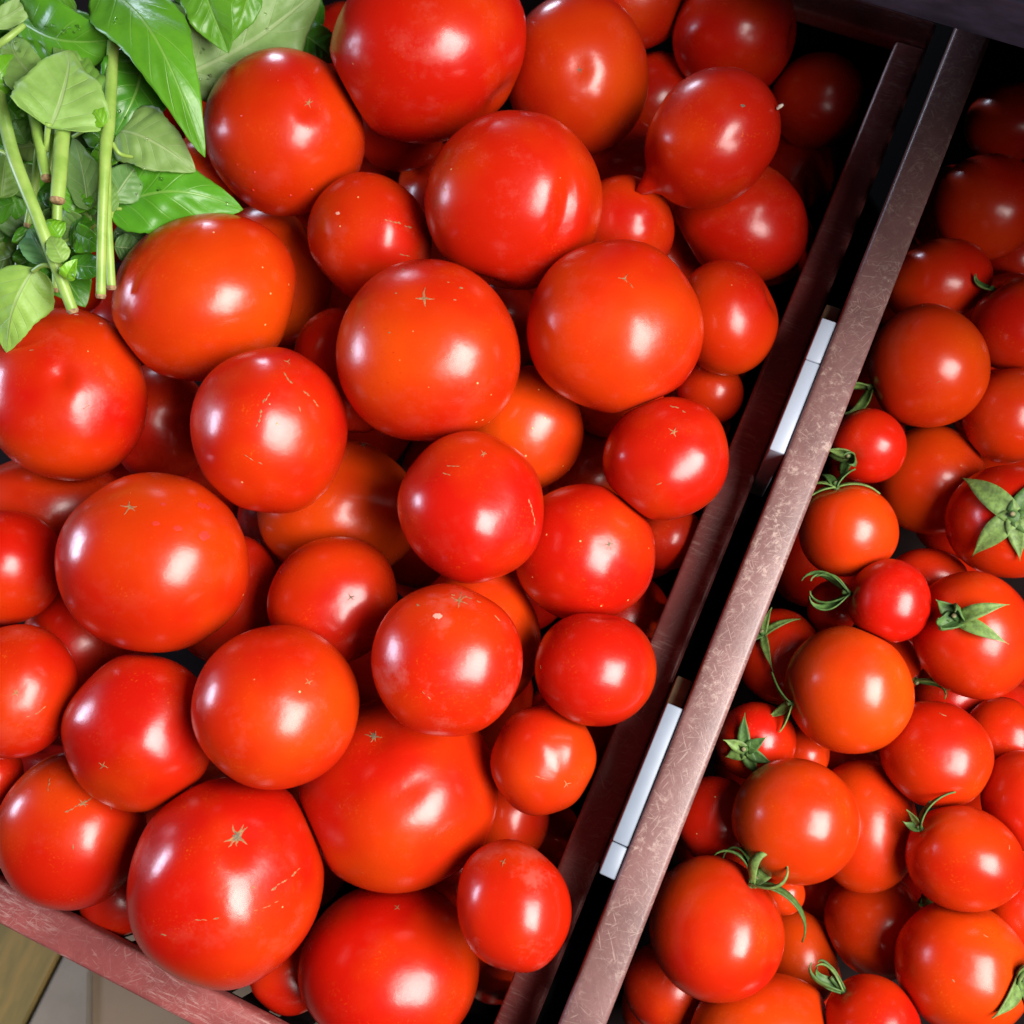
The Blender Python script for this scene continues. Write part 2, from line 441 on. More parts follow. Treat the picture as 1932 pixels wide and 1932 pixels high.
# ------------------------------------------------------------------ tomatoes
# X, Y, rx, ry (photo pixels at 1932), turn, h wanted, orange, speck, dull, blossom scar pixel, label
RED = (.47, .0075, .0018, 1)
LT = [  # big tomatoes, front of the heap first
 ('L1', 810, 95, 188, 167, 0, .032, .05, .0, .3, None, 'largest tomato at the top edge, right of the basil'),
 ('L4', 970, 380, 166, 163, -20, .030, .15, .05, .3, None, 'lumpy big tomato with vertical groove, below the top-edge tomato'),
 ('L7', 808, 661, 173, 170, 0, .036, .32, .3, .1, (800, 570), 'big round tomato with cross-shaped scar and many pale specks'),
 ('L8', 1160, 617, 166, 163, 0, .034, .35, .04, .1, (1177, 532), 'big smooth tomato right of the cross-scarred one'),
 ('L9', 1343, 263, 124, 126, 0, .030, .08, .02, .0, None, 'round tomato with a pointed horn at its lower left'),
 ('L6', 390, 562, 173, 153, 8, .022, .62, .1, .2, None, 'orange-red big tomato touching the lowest basil leaf'),
 ('L17', 510, 812, 146, 157, 0, .034, .22, .03, .0, (543, 687), 'tomato with corky scratches below the orange-red one'),
 ('L15', 888, 956, 138, 144, 0, .038, .12, .03, .0, (912, 860), 'glossy red tomato directly below the cross-scarred big one'),
 ('L19', 291, 1060, 175, 170, 0, .034, .33, .05, .0, (248, 962), 'big tomato with blue glint and smooth round spots, left side'),
 ('L22', 842, 1247, 143, 142, -25, .040, .22, .05, .9, (865, 1137), 'scuffed tomato with rough skin and a pale blotch near its top'),
 ('L23', 522, 1332, 155, 153, 0, .036, .34, .02, .2, (577, 1290), 'round tomato with a blue glint, centre of the lower left heap'),
 ('L18', 124, 744, 147, 163, 0, .020, .38, .06, .2, (110, 706), 'dimpled big tomato at left edge under the pale basil leaf'),
 ('L32', 28, 1304, 112, 126, 0, .022, .1, .02, .2, (30, 1307), 'tomato cut by the left edge, its scar facing the viewer'),
 ('L33', 8, 1070, 107, 108, 0, .018, .05, .0, .1, None, 'tomato cut by the left edge, plain with a pink glint'),
 ('L12', 1255, 865, 118, 117, 0, .018, .05, .02, .0, (1270, 817), 'bright red tomato leaning on the crate side by the white strip'),
 ('L31', 969, 1707, 107, 121, 12, .016, .02, .0, 1.0, (950, 1632), 'dull-skinned small tomato leaning on the right rim near the bottom'),
 ('L30', 1123, 1262, 115, 106, -10, .020, .05, .0, .0, None, 'wide red tomato resting on the right rim, no scar showing'),
 ('L24', 262, 1380, 138, 148, 0, .020, .3, .03, .0, (205, 1440), 'tomato left of the round blue-glinting one, scar low at left'),
 ('L3', 538, 252, 150, 151, 0, .020, .2, .03, .1, (583, 200), 'tomato right beside the basil with water drops on its skin'),
 ('L5', 698, 452, 116, 122, 0, .010, .15, .03, .3, None, 'medium tomato with two corky scratches on its right side'),
 ('L2', 1090, 143, 134, 146, 0, .012, .4, .02, .1, (1093, 133), 'half-shaded tomato with dimpled scar and orange lower side, top edge'),
 ('L11', 1375, 600, 92, 108, 0, .004, .15, .03, .0, None, 'shaded tomato just right of the big smooth one'),
 ('L10', 1397, 418, 128, 110, -10, -.012, .2, .02, .0, None, 'shaded wide tomato directly below the horned one'),
 ('L21', 628, 1133, 122, 121, 0, .018, .15, .02, .0, (660, 1127), 'tomato with a star scar inside its highlight, left of centre'),
 ('L16', 1103, 1043, 133, 131, 0, .016, .12, .28, .0, (1147, 1027), 'speckled tomato with star scar inside its highlight, near right rim'),
 ('L26', 430, 1660, 180, 191, 0, .012, .12, .03, .2, (440, 1587), 'largest bottom tomato with stem scar and long corky scratches'),
 ('L25', 752, 1494, 188, 181, 0, .012, .38, .03, .0, (705, 1397), 'huge tomato with small star scar below the scuffed one'),
 ('L28', 137, 1564, 135, 145, 0, .008, .28, .03, .1, (150, 1520), 'tomato above the front rim at left, scratched around its scar'),
 ('L27', 735, 1820, 170, 152, 0, .010, .12, .02, .0, (745, 1722), 'big tomato cut by the bottom edge'),
 ('L29', 1025, 1433, 98, 105, -15, .006, .3, .02, .0, (1067, 1477), 'small tomato between the huge one and the right rim'),
 ('L20', 640, 962, 150, 140, 20, .000, .6, .05, .0, (685, 840), 'orange tomato mostly hidden, with a broad highlight beside a shadow'),
 ('L14', 988, 808, 113, 118, 0, .000, .7, .25, .0, None, 'orange speckled tomato peeking between the two biggest central ones'),
 ('L13', 1176, 430, 96, 96, 0, .000, .45, .0, .0, None, 'orange-red tomato peeking out between the grooved and smooth ones'),
 ('L36', 505, 522, 120, 130, 0, .000, .6, .0, .0, None, 'orange tomato peeking out right behind the orange-red big one'),
 ('L40', 900, 1200, 121, 137, 0, .000, .5, .03, .0, None, 'orange tomato showing behind the scuffed one'),
 ('L34', 92, 962, 136, 106, 0, -.005, .2, .0, .0, None, 'tomato at left edge under the dimpled big one'),
 ('L35', 300, 800, 97, 112, 0, -.015, .1, .0, .0, None, 'dark tomato wedged below the orange-red one, left'),
 ('L37', 650, 705, 95, 122, 0, -.015, .05, .0, .0, None, 'dark tomato wedged left of the cross-scarred one'),
 ('L38', 150, 1210, 100, 108, 0, -.012, .1, .0, .0, None, 'shadowed tomato peeking out left of the big spotted one, lower'),
 ('L39', 430, 1130, 96, 122, 0, -.012, .1, .0, .0, None, 'dark tomato peeking out right of the big spotted one'),
 ('L42', 1385, 68, 115, 112, 0, -.036, .05, .0, .0, None, 'dark shaded tomato above the horned one, blue glint on top'),
 ('L41', 1185, -8, 118, 98, 0, -.034, .1, .0, .0, None, 'dark tomato cut by the top edge, right of the dimpled one'),
 ('L43', 1540, 190, 84, 87, 0, -.055, .05, .0, .0, None, 'dark tomato in the shaded far corner by the right rim'),
 ('L44', 1236, 205, 95, 102, 0, -.030, .1, .0, .0, None, 'dark tomato wedged between the dimpled and the horned one'),
 ('L45', 1175, 300, 95, 72, 0, -.035, .1, .0, .0, None, 'deep dark tomato below the dimpled half-shaded one'),
 ('L46', 745, 255, 90, 66, 0, -.035, .1, .0, .0, None, 'dark tomato under the largest top-edge tomato'),
 ('L47', 1160, 745, 92, 82, 0, -.030, .1, .0, .0, None, 'dark tomato under the big smooth one'),
 ('L48', 1112, 885, 80, 92, 0, -.030, .1, .0, .0, None, 'dark tomato wedged left of the one by the white strip'),
 ('L49', 1340, 738, 62, 62, 0, -.030, .05, .0, .0, None, 'dark small tomato right below the shaded one by the rim'),
 ('L50', 958, 1535, 78, 92, 0, -.030, .3, .0, .0, None, 'dark tomato right of the huge one, near the rim'),
 ('L51', -12, 1470, 52, 64, 0, -.010, .2, .0, .0, None, 'sliver of tomato at the left edge above the front rim'),
 ('L52', 368, 345, 72, 82, 0, -.010, .55, .0, .0, None, 'orange tomato glimpsed between basil leaf and the wet one'),
 ('L53', 135, 522, 62, 74, 0, -.010, .3, .0, .0, None, 'tomato glimpsed under the basil stems'),
 ('L54', 545, 1840, 75, 70, 0, -.045, .05, .0, .0, None, 'deep red tomato against the front wall near the bottom'),
 ('L55', 852, 1650, 72, 70, 0, -.045, .05, .0, .0, None, 'deep dark tomato between the huge and the dull-skinned ones'),
 ('L56', 225, 1690, 72, 72, 0, -.045, .05, .0, .0, None, 'deep dark tomato against the front wall at left'),
 ('L57', 1262, 1015, 62, 62, 0, -.045, .05, .0, .0, None, 'deep dark tomato below the one by the white strip'),
]
RT = [  # smaller tomatoes of the right crate
 ('R1', 1750, 690, 108, 117, 10, .002, .5, .02, .0, None, 'largest of the small tomatoes in the upper right'),
 ('R2', 1637, 841, 70, 71, 0, -.004, .1, .0, .0, None, 'cherry tomato with a curled calyx, next to the rim'),
 ('R16', 1500, 1549, 118, 116, 0, .002, .75, .0, .0, None, 'orange round tomato above the curly calyx beside the rim'),
 ('R19', 1351, 1750, 126, 131, 0, -.002, .4, .0, .0, None, 'tomato against the rim with a curly calyx at upper right'),
 ('R13', 1600, 1300, 118, 120, 0, .000, .85, .0, .0, None, 'orange tomato with a broad highlight, middle of the right crate'),
 ('R12', 1677, 1133, 75, 79, 0, .006, .12, .0, .0, None, 'bright cherry tomato with dark curled calyx at its left'),
 ('R14', 1766, 1423, 101, 100, 0, .000, .15, .01, .0, (1783, 1352), 'bright red tomato with a tiny orange scar near its top'),
 ('R11', 1836, 1199, 108, 121, 15, -.004, .5, .0, .0, None, 'tomato carrying a crumpled green calyx'),
 ('R10', 1906, 984, 116, 107, 0, -.004, .35, .0, .0, None, 'tomato with flat star-shaped calyx at the right edge'),
 ('R18', 1820, 1620, 105, 97, -15, .000, .4, .01, .0, (1898, 1600), 'egg-shaped tomato with a long highlight, lower right'),
 ('R24', 1815, 1826, 121, 122, 0, .004, .45, .02, .1, None, 'largest bottom right tomato with its calyx at the edge'),
 ('R3', 1600, 1000, 91, 88, 0, -.006, .4, .0, .0, None, 'tomato with a narrow highlight below the calyxed cherry one'),
 ('R6', 1922, 612, 88, 88, 0, -.006, .25, .0, .0, None, 'tomato cut by the right edge, upper of two'),
 ('R5', 1906, 785, 86, 90, 0, -.008, .65, .0, .0, None, 'orange tomato cut by the right edge, lower of two'),
 ('R20', 1426, 1398, 75, 73, 0, -.010, .25, .0, .0, None, 'cherry tomato with a small star calyx by the rim'),
 ('R17', 1630, 1558, 97, 122, 0, -.010, .4, .0, .0, None, 'tomato half hidden behind the orange round one'),
 ('R15', 1932, 1510, 76, 92, 0, -.010, .1, .0, .0, None, 'plain red tomato cut by the right edge, lower half'),
 ('R4', 1759, 905, 99, 103, 0, -.012, .75, .0, .0, None, 'orange tomato below the largest upper right one'),
 ('R7', 1770, 534, 96, 80, 15, -.022, .3, .0, .0, None, 'shaded tomato with a small blue glint, upper right'),
 ('R23', 1655, 1745, 96, 97, 0, -.014, .35, .0, .0, None, 'tomato with a small round highlight, lower middle of right crate'),
 ('R26', 1440, 1955, 142, 112, 0, -.006, .45, .0, .0, None, 'wide tomato cut by the bottom edge beside the rim'),
 ('R28', 1645, 1930, 88, 86, 0, -.010, .2, .0, .0, None, 'tomato cut by the bottom edge with curled calyx at left'),
 ('R25', 1503, 1810, 75, 90, 0, -.018, .6, .0, .0, None, 'orange tomato right of the one with curly calyx'),
 ('R29', 1925, 1720, 62, 72, 0, -.014, .35, .0, .0, None, 'tomato at the right edge above the largest bottom one'),
 ('R21', 1470, 1240, 82, 92, 20, -.020, .12, .0, .0, None, 'dark tomato with thin sepals, tucked by the rim'),
 ('R22', 1352, 1550, 80, 84, 0, -.022, .1, .0, .0, None, 'dark tomato tucked beside the rim, below the star calyx'),
 ('R8', 1862, 392, 97, 98, 0, -.040, .12, .0, .0, None, 'dark shaded tomato with dim highlight, far right'),
 ('R27', 1262, 1862, 86, 84, 0, -.026, .15, .0, .0, None, 'dark tomato beside the rim at the bottom'),
 ('R9', 1905, 232, 80, 74, 0, -.055, .08, .0, .0, None, 'darkest tomato near the black board, right edge'),
 ('R38', 1925, 140, 60, 60, 0, -.035, .05, .0, .0, None, 'dark sliver of tomato just under the black board'),
 ('R30', 1890, 1388, 68, 72, 0, -.030, .05, .0, .0, None, 'shadowed tomato at right edge under the crumpled calyx one'),
 ('R31', 1750, 1092, 72, 58, 0, -.032, .05, .0, .0, None, 'shadowed tomato between the two calyxed ones'),
 ('R32', 1688, 1256, 46, 62, 0, -.030, .1, .0, .0, None, 'small tomato glimpsed right of the broad-highlight orange one'),
 ('R33', 1572, 1148, 48, 54, 0, -.034, .05, .0, .0, None, 'dark tomato behind the curled calyx of the cherry one'),
 ('R34', 1478, 1685, 40, 40, 0, -.024, .3, .0, .0, None, 'small tomato under the curly calyx'),
 ('R35', 1518, 1420, 46, 50, 0, -.030, .6, .0, .0, None, 'orange glimpse of tomato behind the star-calyx cherry one'),
 ('R36', 1555, 1692, 54, 54, 0, -.040, .05, .0, .0, None, 'dark tomato deep below the two joined orange ones'),
 ('R37', 1790, 1312, 70, 66, 0, -.036, .05, .0, .0, None, 'dark tomato deep below the crumpled-calyx one'),
 ('R40', 1600, 1440, 62, 56, 0, -.036, .05, .0, .0, None, 'dark tomato deep below the broad-highlight orange one'),
]
TOM = {}
placed = []
SQ = 0.935
def place_all(table, zone):
    for row in table:
        (id_, X, Y, rx, ry, turn, hw, org, spk, dul, scar, label) = row
        r = ray(X, Y)
        rp = math.sqrt(rx * ry) * PX
        t = (hw - CAM[2]) / r[2]
        for _ in range(400):
            c = CAM + r * t; rad = rp * t
            bad = 0
            for (c2, r2, z2) in placed:
                if z2 != zone: continue
                if np.linalg.norm(c - c2) < (rad + r2) * SQ: bad = 1; break
            if not bad: break
            t += .0008
        placed.append((c, rad, zone))
        TOM[id_] = dict(c=c, t=t, rad=rad, row=row, zone=zone)
place_all(LT, 'L'); place_all(RT, 'R')

NU, NV = 72, 40
_th = np.linspace(0, math.pi, NV + 1)
_ph = np.linspace(0, 2 * math.pi, NU, endpoint=False)
SPH = [np.array([0, 0, 1.])]
for th in _th[1:-1]:
    for ph in _ph: SPH.append(np.array([math.sin(th) * math.cos(ph), math.sin(th) * math.sin(ph), math.cos(th)]))
SPH.append(np.array([0, 0, -1.]))
SPH = np.array(SPH)
SF = [(0, 1 + k, 1 + (k + 1) % NU) for k in range(NU)]
for i in range(NV - 2):
    a = 1 + i * NU; b2 = a + NU
    for k in range(NU): SF.append((a + k, b2 + k, b2 + (k + 1) % NU, a + (k + 1) % NU))
last = len(SPH) - 1; a = 1 + (NV - 2) * NU
SF += [(a + (k + 1) % NU, a + k, last) for k in range(NU)]

SPECIAL_POLE = {}       # stem-end poles seen with a calyx: id -> pixel
CAL = {  # id: (pole pixel, outside factor, sepals [(image angle deg, length px, curl, width px, lift)], stem length px, pale)
 'R2': ((1604, 862), 1, [(150, 42, .9, 13, .5), (185, 44, .2, 14, .35), (60, 30, 2.6, 12, .7), (-20, 40, 3.4, 12, .5), (-125, 60, .1, 13, .25)], 9, .3),
 'R3': ((1578, 918), 1, [(200, 62, .2, 9, .2), (150, 55, .2, 9, .7), (5, 72, -.2, 8, .1), (60, 45, .5, 11, .9), (110, 50, .4, 10, .9)], 10, .6),
 'R10': ((1912, 974), 1, [(132, 112, .25, 40, .10), (222, 92, .15, 38, .08), (55, 80, .2, 34, .1), (-28, 80, .2, 34, .1), (-80, 70, .2, 30, .1)], 13, .8),
 'R11': ((1812, 1168), 1, [(62, 46, 2.9, 22, .8), (130, 50, 1.2, 20, .6), (12, 86, -.25, 18, .55), (-28, 84, .0, 18, .25), (190, 46, 2.4, 22, .5), (235, 52, 2.2, 22, .5)], 16, .35),
 'R12': ((1600, 1118), 1, [(120, 70, 2.8, 13, .9), (150, 62, 3.2, 12, .8), (200, 58, 3.0, 13, .8), (245, 62, 3.2, 14, .7), (95, 50, 2.2, 12, .8)], 14, .3),
 'R19': ((1428, 1664), 1, [(140, 60, -.9, 14, .9), (95, 66, -1.6, 15, 1.0), (40, 62, -.7, 14, .9), (-35, 92, -.3, 13, .7), (-95, 62, 3.2, 15, .6), (200, 60, 3.4, 14, .8)], 16, .5),
 'R20': ((1407, 1414), 1, [(93, 58, .5, 15, .2), (150, 40, .9, 15, .3), (32, 42, .7, 15, .3), (-25, 46, .3, 15, .2), (-75, 46, .1, 16, .15), (205, 38, .3, 17, .15)], 8, .3),
 'R21': ((1442, 1192), 1, [(78, 48, .5, 10, .6), (22, 66, .1, 10, .35), (205, 50, .2, 10, .4), (-70, 70, .5, 10, .3)], 8, .5),
 'R24': ((1914, 1845), 1, [(215, 78, .2, 30, .12), (100, 55, 2.5, 22, .8), (-40, 70, .2, 26, .1), (40, 50, 1.8, 24, .5), (150, 30, 2.0, 22, .6)], 12, .6),
 'R28': ((1592, 1868), 1, [(150, 48, 2.6, 13, 1.0), (110, 56, 3.0, 14, 1.0), (60, 50, 3.0, 13, 1.0), (200, 58, 2.7, 13, .9)], 30, .5),
 'R23': ((1742, 1704), 1, [(80, 40, 3.2, 15, .9), (20, 40, 2.5, 13, .8), (140, 30, 2.5, 13, .8)], 8, .6),
 'R18': ((1745, 1568), 1, [(120, 36, .8, 12, .8), (60, 50, .4, 9, .6), (30, 90, .1, 8, .5), (160, 30, 1.0, 12, .8)], 6, .6),
 'R1': ((1640, 740), 1, [(160, 48, 3.0, 12, .9), (190, 55, 2.8, 12, .8), (215, 60, 2.6, 11, .6)], 8, .6),
 'R6': ((1860, 532), 1, [(170, 44, 2.6, 9, .8), (140, 42, 2.2, 8, .9)], 6, .6),
 'R32': ((1720, 1290), 1, [(30, 50, 3.0, 10, .9), (80, 44, 2.2, 9, .9)], 8, .6),
 'R13': ((1490, 1330), 1, [(200, 55, 1.6, 13, .6), (150, 62, .6, 14, .5), (230, 50, .8, 12, .5)], 6, .4),
}
def tomato(id_):
    T = TOM[id_]
    (_, X, Y, rx, ry, turn, hw, org, spk, dul, scar, label) = T['row']
    rng = random.Random(sum(map(ord, id_)) * 77 + len(id_))
    c, t = T['c'], T['t']
    F = view_frame(c)
    depth = np.linalg.norm(c - CAM)
    k = PX * t
    A, B = rx * k, ry * k
    small = T['zone'] == 'R'
    # pole direction in the local view frame
    stem_up = id_ in CAL
    if stem_up: px = CAL[id_][0]
    else: px = scar
    if px:
        x, y = (px[0] - X) / rx, -(px[1] - Y) / ry
        q = math.hypot(x, y)
        if q > .985: x, y = x * .985 / q, y * .985 / q
        p = nrm([x, y, math.sqrt(max(0, 1 - x * x - y * y))])
    else:
        an = rng.uniform(0, 2 * math.pi)
        p = nrm([math.cos(an), math.sin(an), rng.uniform(-.5, .1)])
    q1 = nrm(np.cross(p, [.21, .43, .88])); q2 = np.cross(p, q1)
    S = SPH
    cp = S @ p
    phi = np.arctan2(S @ q2, S @ q1)
    ang = np.arccos(np.clip(cp, -1, 1))
    flat = rng.uniform(.05, .16) if not small else rng.uniform(-.02, .05)
    rad = 1 - flat * cp ** 2
    lob = rng.choice([4, 5, 5, 6]); la = rng.uniform(.010, .030) * (1 if not small else .5)
    rad += la * np.cos(lob * phi + rng.uniform(0, 6)) * (.35 + .65 * np.abs(cp)) * np.sin(ang) ** 2
    # dimples: stem end and blossom end
    sg = 1 if stem_up else -1
    rad -= (.11 if not small else .08) * np.exp(-((math.pi if sg < 0 else 0) - sg * ang) ** 2 * 0 - (np.where(sg > 0, ang, math.pi - ang) / .30) ** 2)
    rad -= .013 * np.exp(-(np.where(sg < 0, ang, math.pi - ang) / .17) ** 2)
    for _ in range(7):
        f = np.array([rng.gauss(0, 1) for _ in range(3)]) * 1.7
        rad += rng.uniform(.006, .018) * np.sin(S @ f + rng.uniform(0, 6.28))
    def dent(X_, Y_, w, a, elong=None):
        x, y = (X_ - X) / rx, -(Y_ - Y) / ry
        dd = nrm([x, y, math.sqrt(max(.02, 1 - x * x - y * y))])
        e = S - dd
        if elong:
            ax = np.array([math.cos(R(elong[0])), math.sin(R(elong[0])), 0]); ax = nrm(ax - dd * ax.dot(dd))
            al = e @ ax
            e2 = (e * e).sum(1) - al ** 2 + (al / elong[1]) ** 2
        else: e2 = (e * e).sum(1)
        return a * np.exp(-e2 / w ** 2)
    if id_ == 'L4':
        rad -= dent(1058, 395, .085, .075, (80, 6)); rad += dent(1090, 415, .15, .035, (80, 3)); rad += dent(1020, 390, .2, .02, (80, 3))
        rad -= dent(870, 520, .25, .02)
    if id_ == 'L18': rad -= dent(112, 706, .16, .05); rad += dent(135, 745, .2, .02)
    if id_ == 'L25': rad -= dent(770, 1490, .13, .03, (30, 2)); rad -= dent(705, 1397, .2, .03)
    if id_ == 'L2': rad -= dent(1093, 128, .22, .035)
    if id_ == 'L3': rad -= dent(583, 200, .18, .035)
    if id_ == 'L26': rad -= dent(440, 1587, .22, .05); rad -= dent(470, 1660, .3, .012)
    if id_ == 'L5': rad -= dent(690, 470, .5, .03); rad += dent(730, 440, .16, .025, (80, 3))
    if id_ == 'L20': rad -= dent(735, 960, .2, .03, (85, 4))
    if id_ == 'L9':
        x, y = (1237 - X) / rx, -(342 - Y) / ry
        dd = nrm([x, y, .12])
        e = 1 - S @ dd
        rad += .30 * np.exp(-(e / .0065)) + .015 * np.exp(-e / .03)
    V = S * rad[:, None]
    # fit the outline measured in the photo
    tr = R(turn); ct, st = math.cos(tr), math.sin(tr)
    xr = V[:, 0] * ct + V[:, 1] * st; yr = -V[:, 0] * st + V[:, 1] * ct
    lim = (lambda a_: (np.percentile(a_, .6), np.percentile(a_, 99.4))) if id_ == 'L9' else (lambda a_: (a_.min(), a_.max()))
    (x0, x1), (y0, y1) = lim(xr), lim(yr)
    xr = (xr - (x0 + x1) / 2) * 2 * A / (x1 - x0); yr = (yr - (y0 + y1) / 2) * 2 * B / (y1 - y0)
    zr = V[:, 2] * math.sqrt(A * B) * .97
    V = np.stack([xr * ct - yr * st, xr * st + yr * ct, zr], 1)
    # flats pressed in by the neighbours
    for (c2, r2, z2) in placed:
        dv = c2 - c; dl = np.linalg.norm(dv)
        if dl < 1e-6 or dl > (T['rad'] + r2) * 1.03: continue
        a_ = F @ (dv / dl); lim_ = dl * T['rad'] / (T['rad'] + r2) - .0003
        pr = V @ a_; over = pr - lim_
        soft = T['rad'] * .05
        sh = np.where(over > -soft, (over + soft) ** 2 / (4 * soft), 0)
        sh = np.where(over > soft, over, sh)
        V = V - sh[:, None] * a_[None, :]
    me = mesh_py('tomato', V, SF)
    Mx = Matrix([[F[0][0], F[1][0], F[2][0], c[0]], [F[0][1], F[1][1], F[2][1], c[1]], [F[0][2], F[1][2], F[2][2], c[2]], [0, 0, 0, 1]])
    o = link('tomato', me, M_TOM, None, Mx)
    tag(o, label, 'tomato', 'small tomatoes in the right crate' if small else 'big tomatoes heaped in the left crate')
    o['orange'] = float(org); o['speck'] = float(spk) * .42 - .008; o['dull'] = float(dul) * .85 + .15
    v = rng.uniform(.9, 1.06)
    o.color = (RED[0] * v, RED[1] * rng.uniform(.7, 1.6), RED[2], 1)
    T.update(o=o, k=k, bvh=BVHTree.FromPolygons([Vector(p_) for p_ in V], SF), V=V, F=F, p=p)
    return o
def on_skin(id_, X, Y, lift=.00015):
    """photo pixel -> point and normal on a tomato's skin, in its own frame"""
    T = TOM[id_]; row = T['row']
    x, y = (X - row[1]) * T['k'], -(Y - row[2]) * T['k']
    hit, no, _, _ = T['bvh'].ray_cast(Vector((x, y, 1)), Vector((0, 0, -1)))
    if hit is None: return None, None
    if no.z < 0: no = -no
    return hit + no * lift, no
def poly_part(name, id_, parts, mat, lift=.00025):
    """flat corky marks: list of pixel polygons / strokes laid on the skin"""
    V, F = [], []
    for st in parts:
        pts, wid = st
        P = []
        for (x, y) in pts:
            h, n_ = on_skin(id_, x, y, lift)
            if h is None: return None
            P.append((np.array(h), np.array(n_)))
        m_ = len(P)
        i0 = len(V)
        for i, (h, n_) in enumerate(P):
            tg = nrm(P[min(i + 1, m_ - 1)][0] - P[max(i - 1, 0)][0])
            s = np.cross(n_, tg)
            w = wid[i] * TOM[id_]['k'] * .5
            V += [h - s * w - n_ * lift * 1.4, h, h + s * w - n_ * lift * 1.4]
        for i in range(m_ - 1):
            a0 = i0 + i * 3
            F += [(a0, a0 + 1, a0 + 4, a0 + 3), (a0 + 1, a0 + 2, a0 + 5, a0 + 4)]
    me = mesh_py(name, V, F)
    return link(name, me, mat, TOM[id_]['o'], Matrix())
def scar_star(id_, X, Y, size, arms, mat, rng):
    parts = []
    a0 = rng.uniform(0, 6.28)
    for k in range(arms):
        an = a0 + k * 2 * math.pi / arms + rng.uniform(-.3, .3)
        l = size * rng.uniform(.6, 1.15)
        pts, wd_ = [], []
        for j in range(5):
            f = j / 4
            w_ = rng.uniform(-.06, .06) * size
            pts.append((X + math.cos(an) * l * f - math.sin(an) * w_, Y + math.sin(an) * l * f + math.cos(an) * w_))
            wd_.append(size * (.34 * (1 - f) ** .9 + .05))
        parts.append((pts, wd_))
    return poly_part('blossom_scar', id_, parts, mat)
def scratch(id_, pts, w, rng, gaps=.25):
    """a corky line, broken into short dashes"""
    P = [np.array(p_, float) for p_ in pts]
    parts = []
    for a_, b_ in zip(P[:-1], P[1:]):
        ln = np.linalg.norm(b_ - a_); n = max(1, int(ln / 7))
        for i in range(n):
            if rng.random() < gaps: continue
            s0, s1 = i / n, (i + .95) / n
            q0, q1 = a_ + (b_ - a_) * s0, a_ + (b_ - a_) * s1
            j = np.array([rng.uniform(-1, 1), rng.uniform(-1, 1)]) * w * .35
            qm = (q0 + q1) / 2 + j
            ww = w * rng.uniform(.5, 1.2)
            parts.append(([tuple(q0 + j * .5), tuple(qm), tuple(q1 + j * .4)], [ww * .3, ww, ww * .3]))
    return poly_part('cork_scar', id_, parts, M_CORK) if parts else None

def sepal(T, p0, n0, tdir, length, curl, width, lift, mat, parent, rng):
    Rr = T['rad'] / 1.0
    ns = 14
    t = nrm(tdir - n0 * np.dot(tdir, n0)); s = np.cross(n0, t)
    pos = np.array(p0) + n0 * .0004; phi = lift * 1.1
    tw = rng.uniform(.5, 1.3) * rng.choice((-1, 1)) if abs(curl) > 2 else rng.uniform(-.5, .5) * (1 if abs(curl) > .8 else .3)
    V, F = [], []
    side_drift = rng.uniform(-.25, .25)
    for i in range(ns + 1):
        f = i / ns
        w = width * .5 * (math.sin(math.pi * min(1, (.22 + .78 * f)) ** .9) ** .8 if f < 1 else 0)
        w = max(w * (1 - f ** 3), width * .02)
        dirv = t * math.cos(phi) + n0 * math.sin(phi)
        upv = -t * math.sin(phi) + n0 * math.cos(phi)
        sv = s * math.cos(tw * f) + upv * math.sin(tw * f)
        uv = nrm(np.cross(dirv, sv)); uv = uv if uv.dot(upv) > 0 else -uv
        th = .00035
        for a_, hh in ((-1, .14), (-.5, .02), (0, -.05), (.5, .02), (1, .14)):
            V.append(pos + sv * w * a_ + uv * (w * hh * 1.6 + th))
        for a_, hh in ((1, .14), (0, -.05), (-1, .14)):
            V.append(pos + sv * w * a_ * .98 + uv * (w * hh * 1.6 - th))
        step = length / ns
        pos = pos + dirv * step + s * side_drift * step * f
        k = curl * (f ** 1.0) * 1.9 / ns - (step / Rr) * (1 if curl < .8 else .3) - lift * 1.1 / ns * (.9 if curl < .8 else .0)
        phi += k
    m_ = 8
    for i in range(ns):
        for j in range(m_):
            F.append((i * m_ + j, i * m_ + (j + 1) % m_, (i + 1) * m_ + (j + 1) % m_, (i + 1) * m_ + j))
    F.append(tuple(range(m_))[::-1]); F.append(tuple(range(ns * m_, ns * m_ + m_)))
    return link('sepal', mesh_py('sepal', V, F), mat, parent, Matrix())
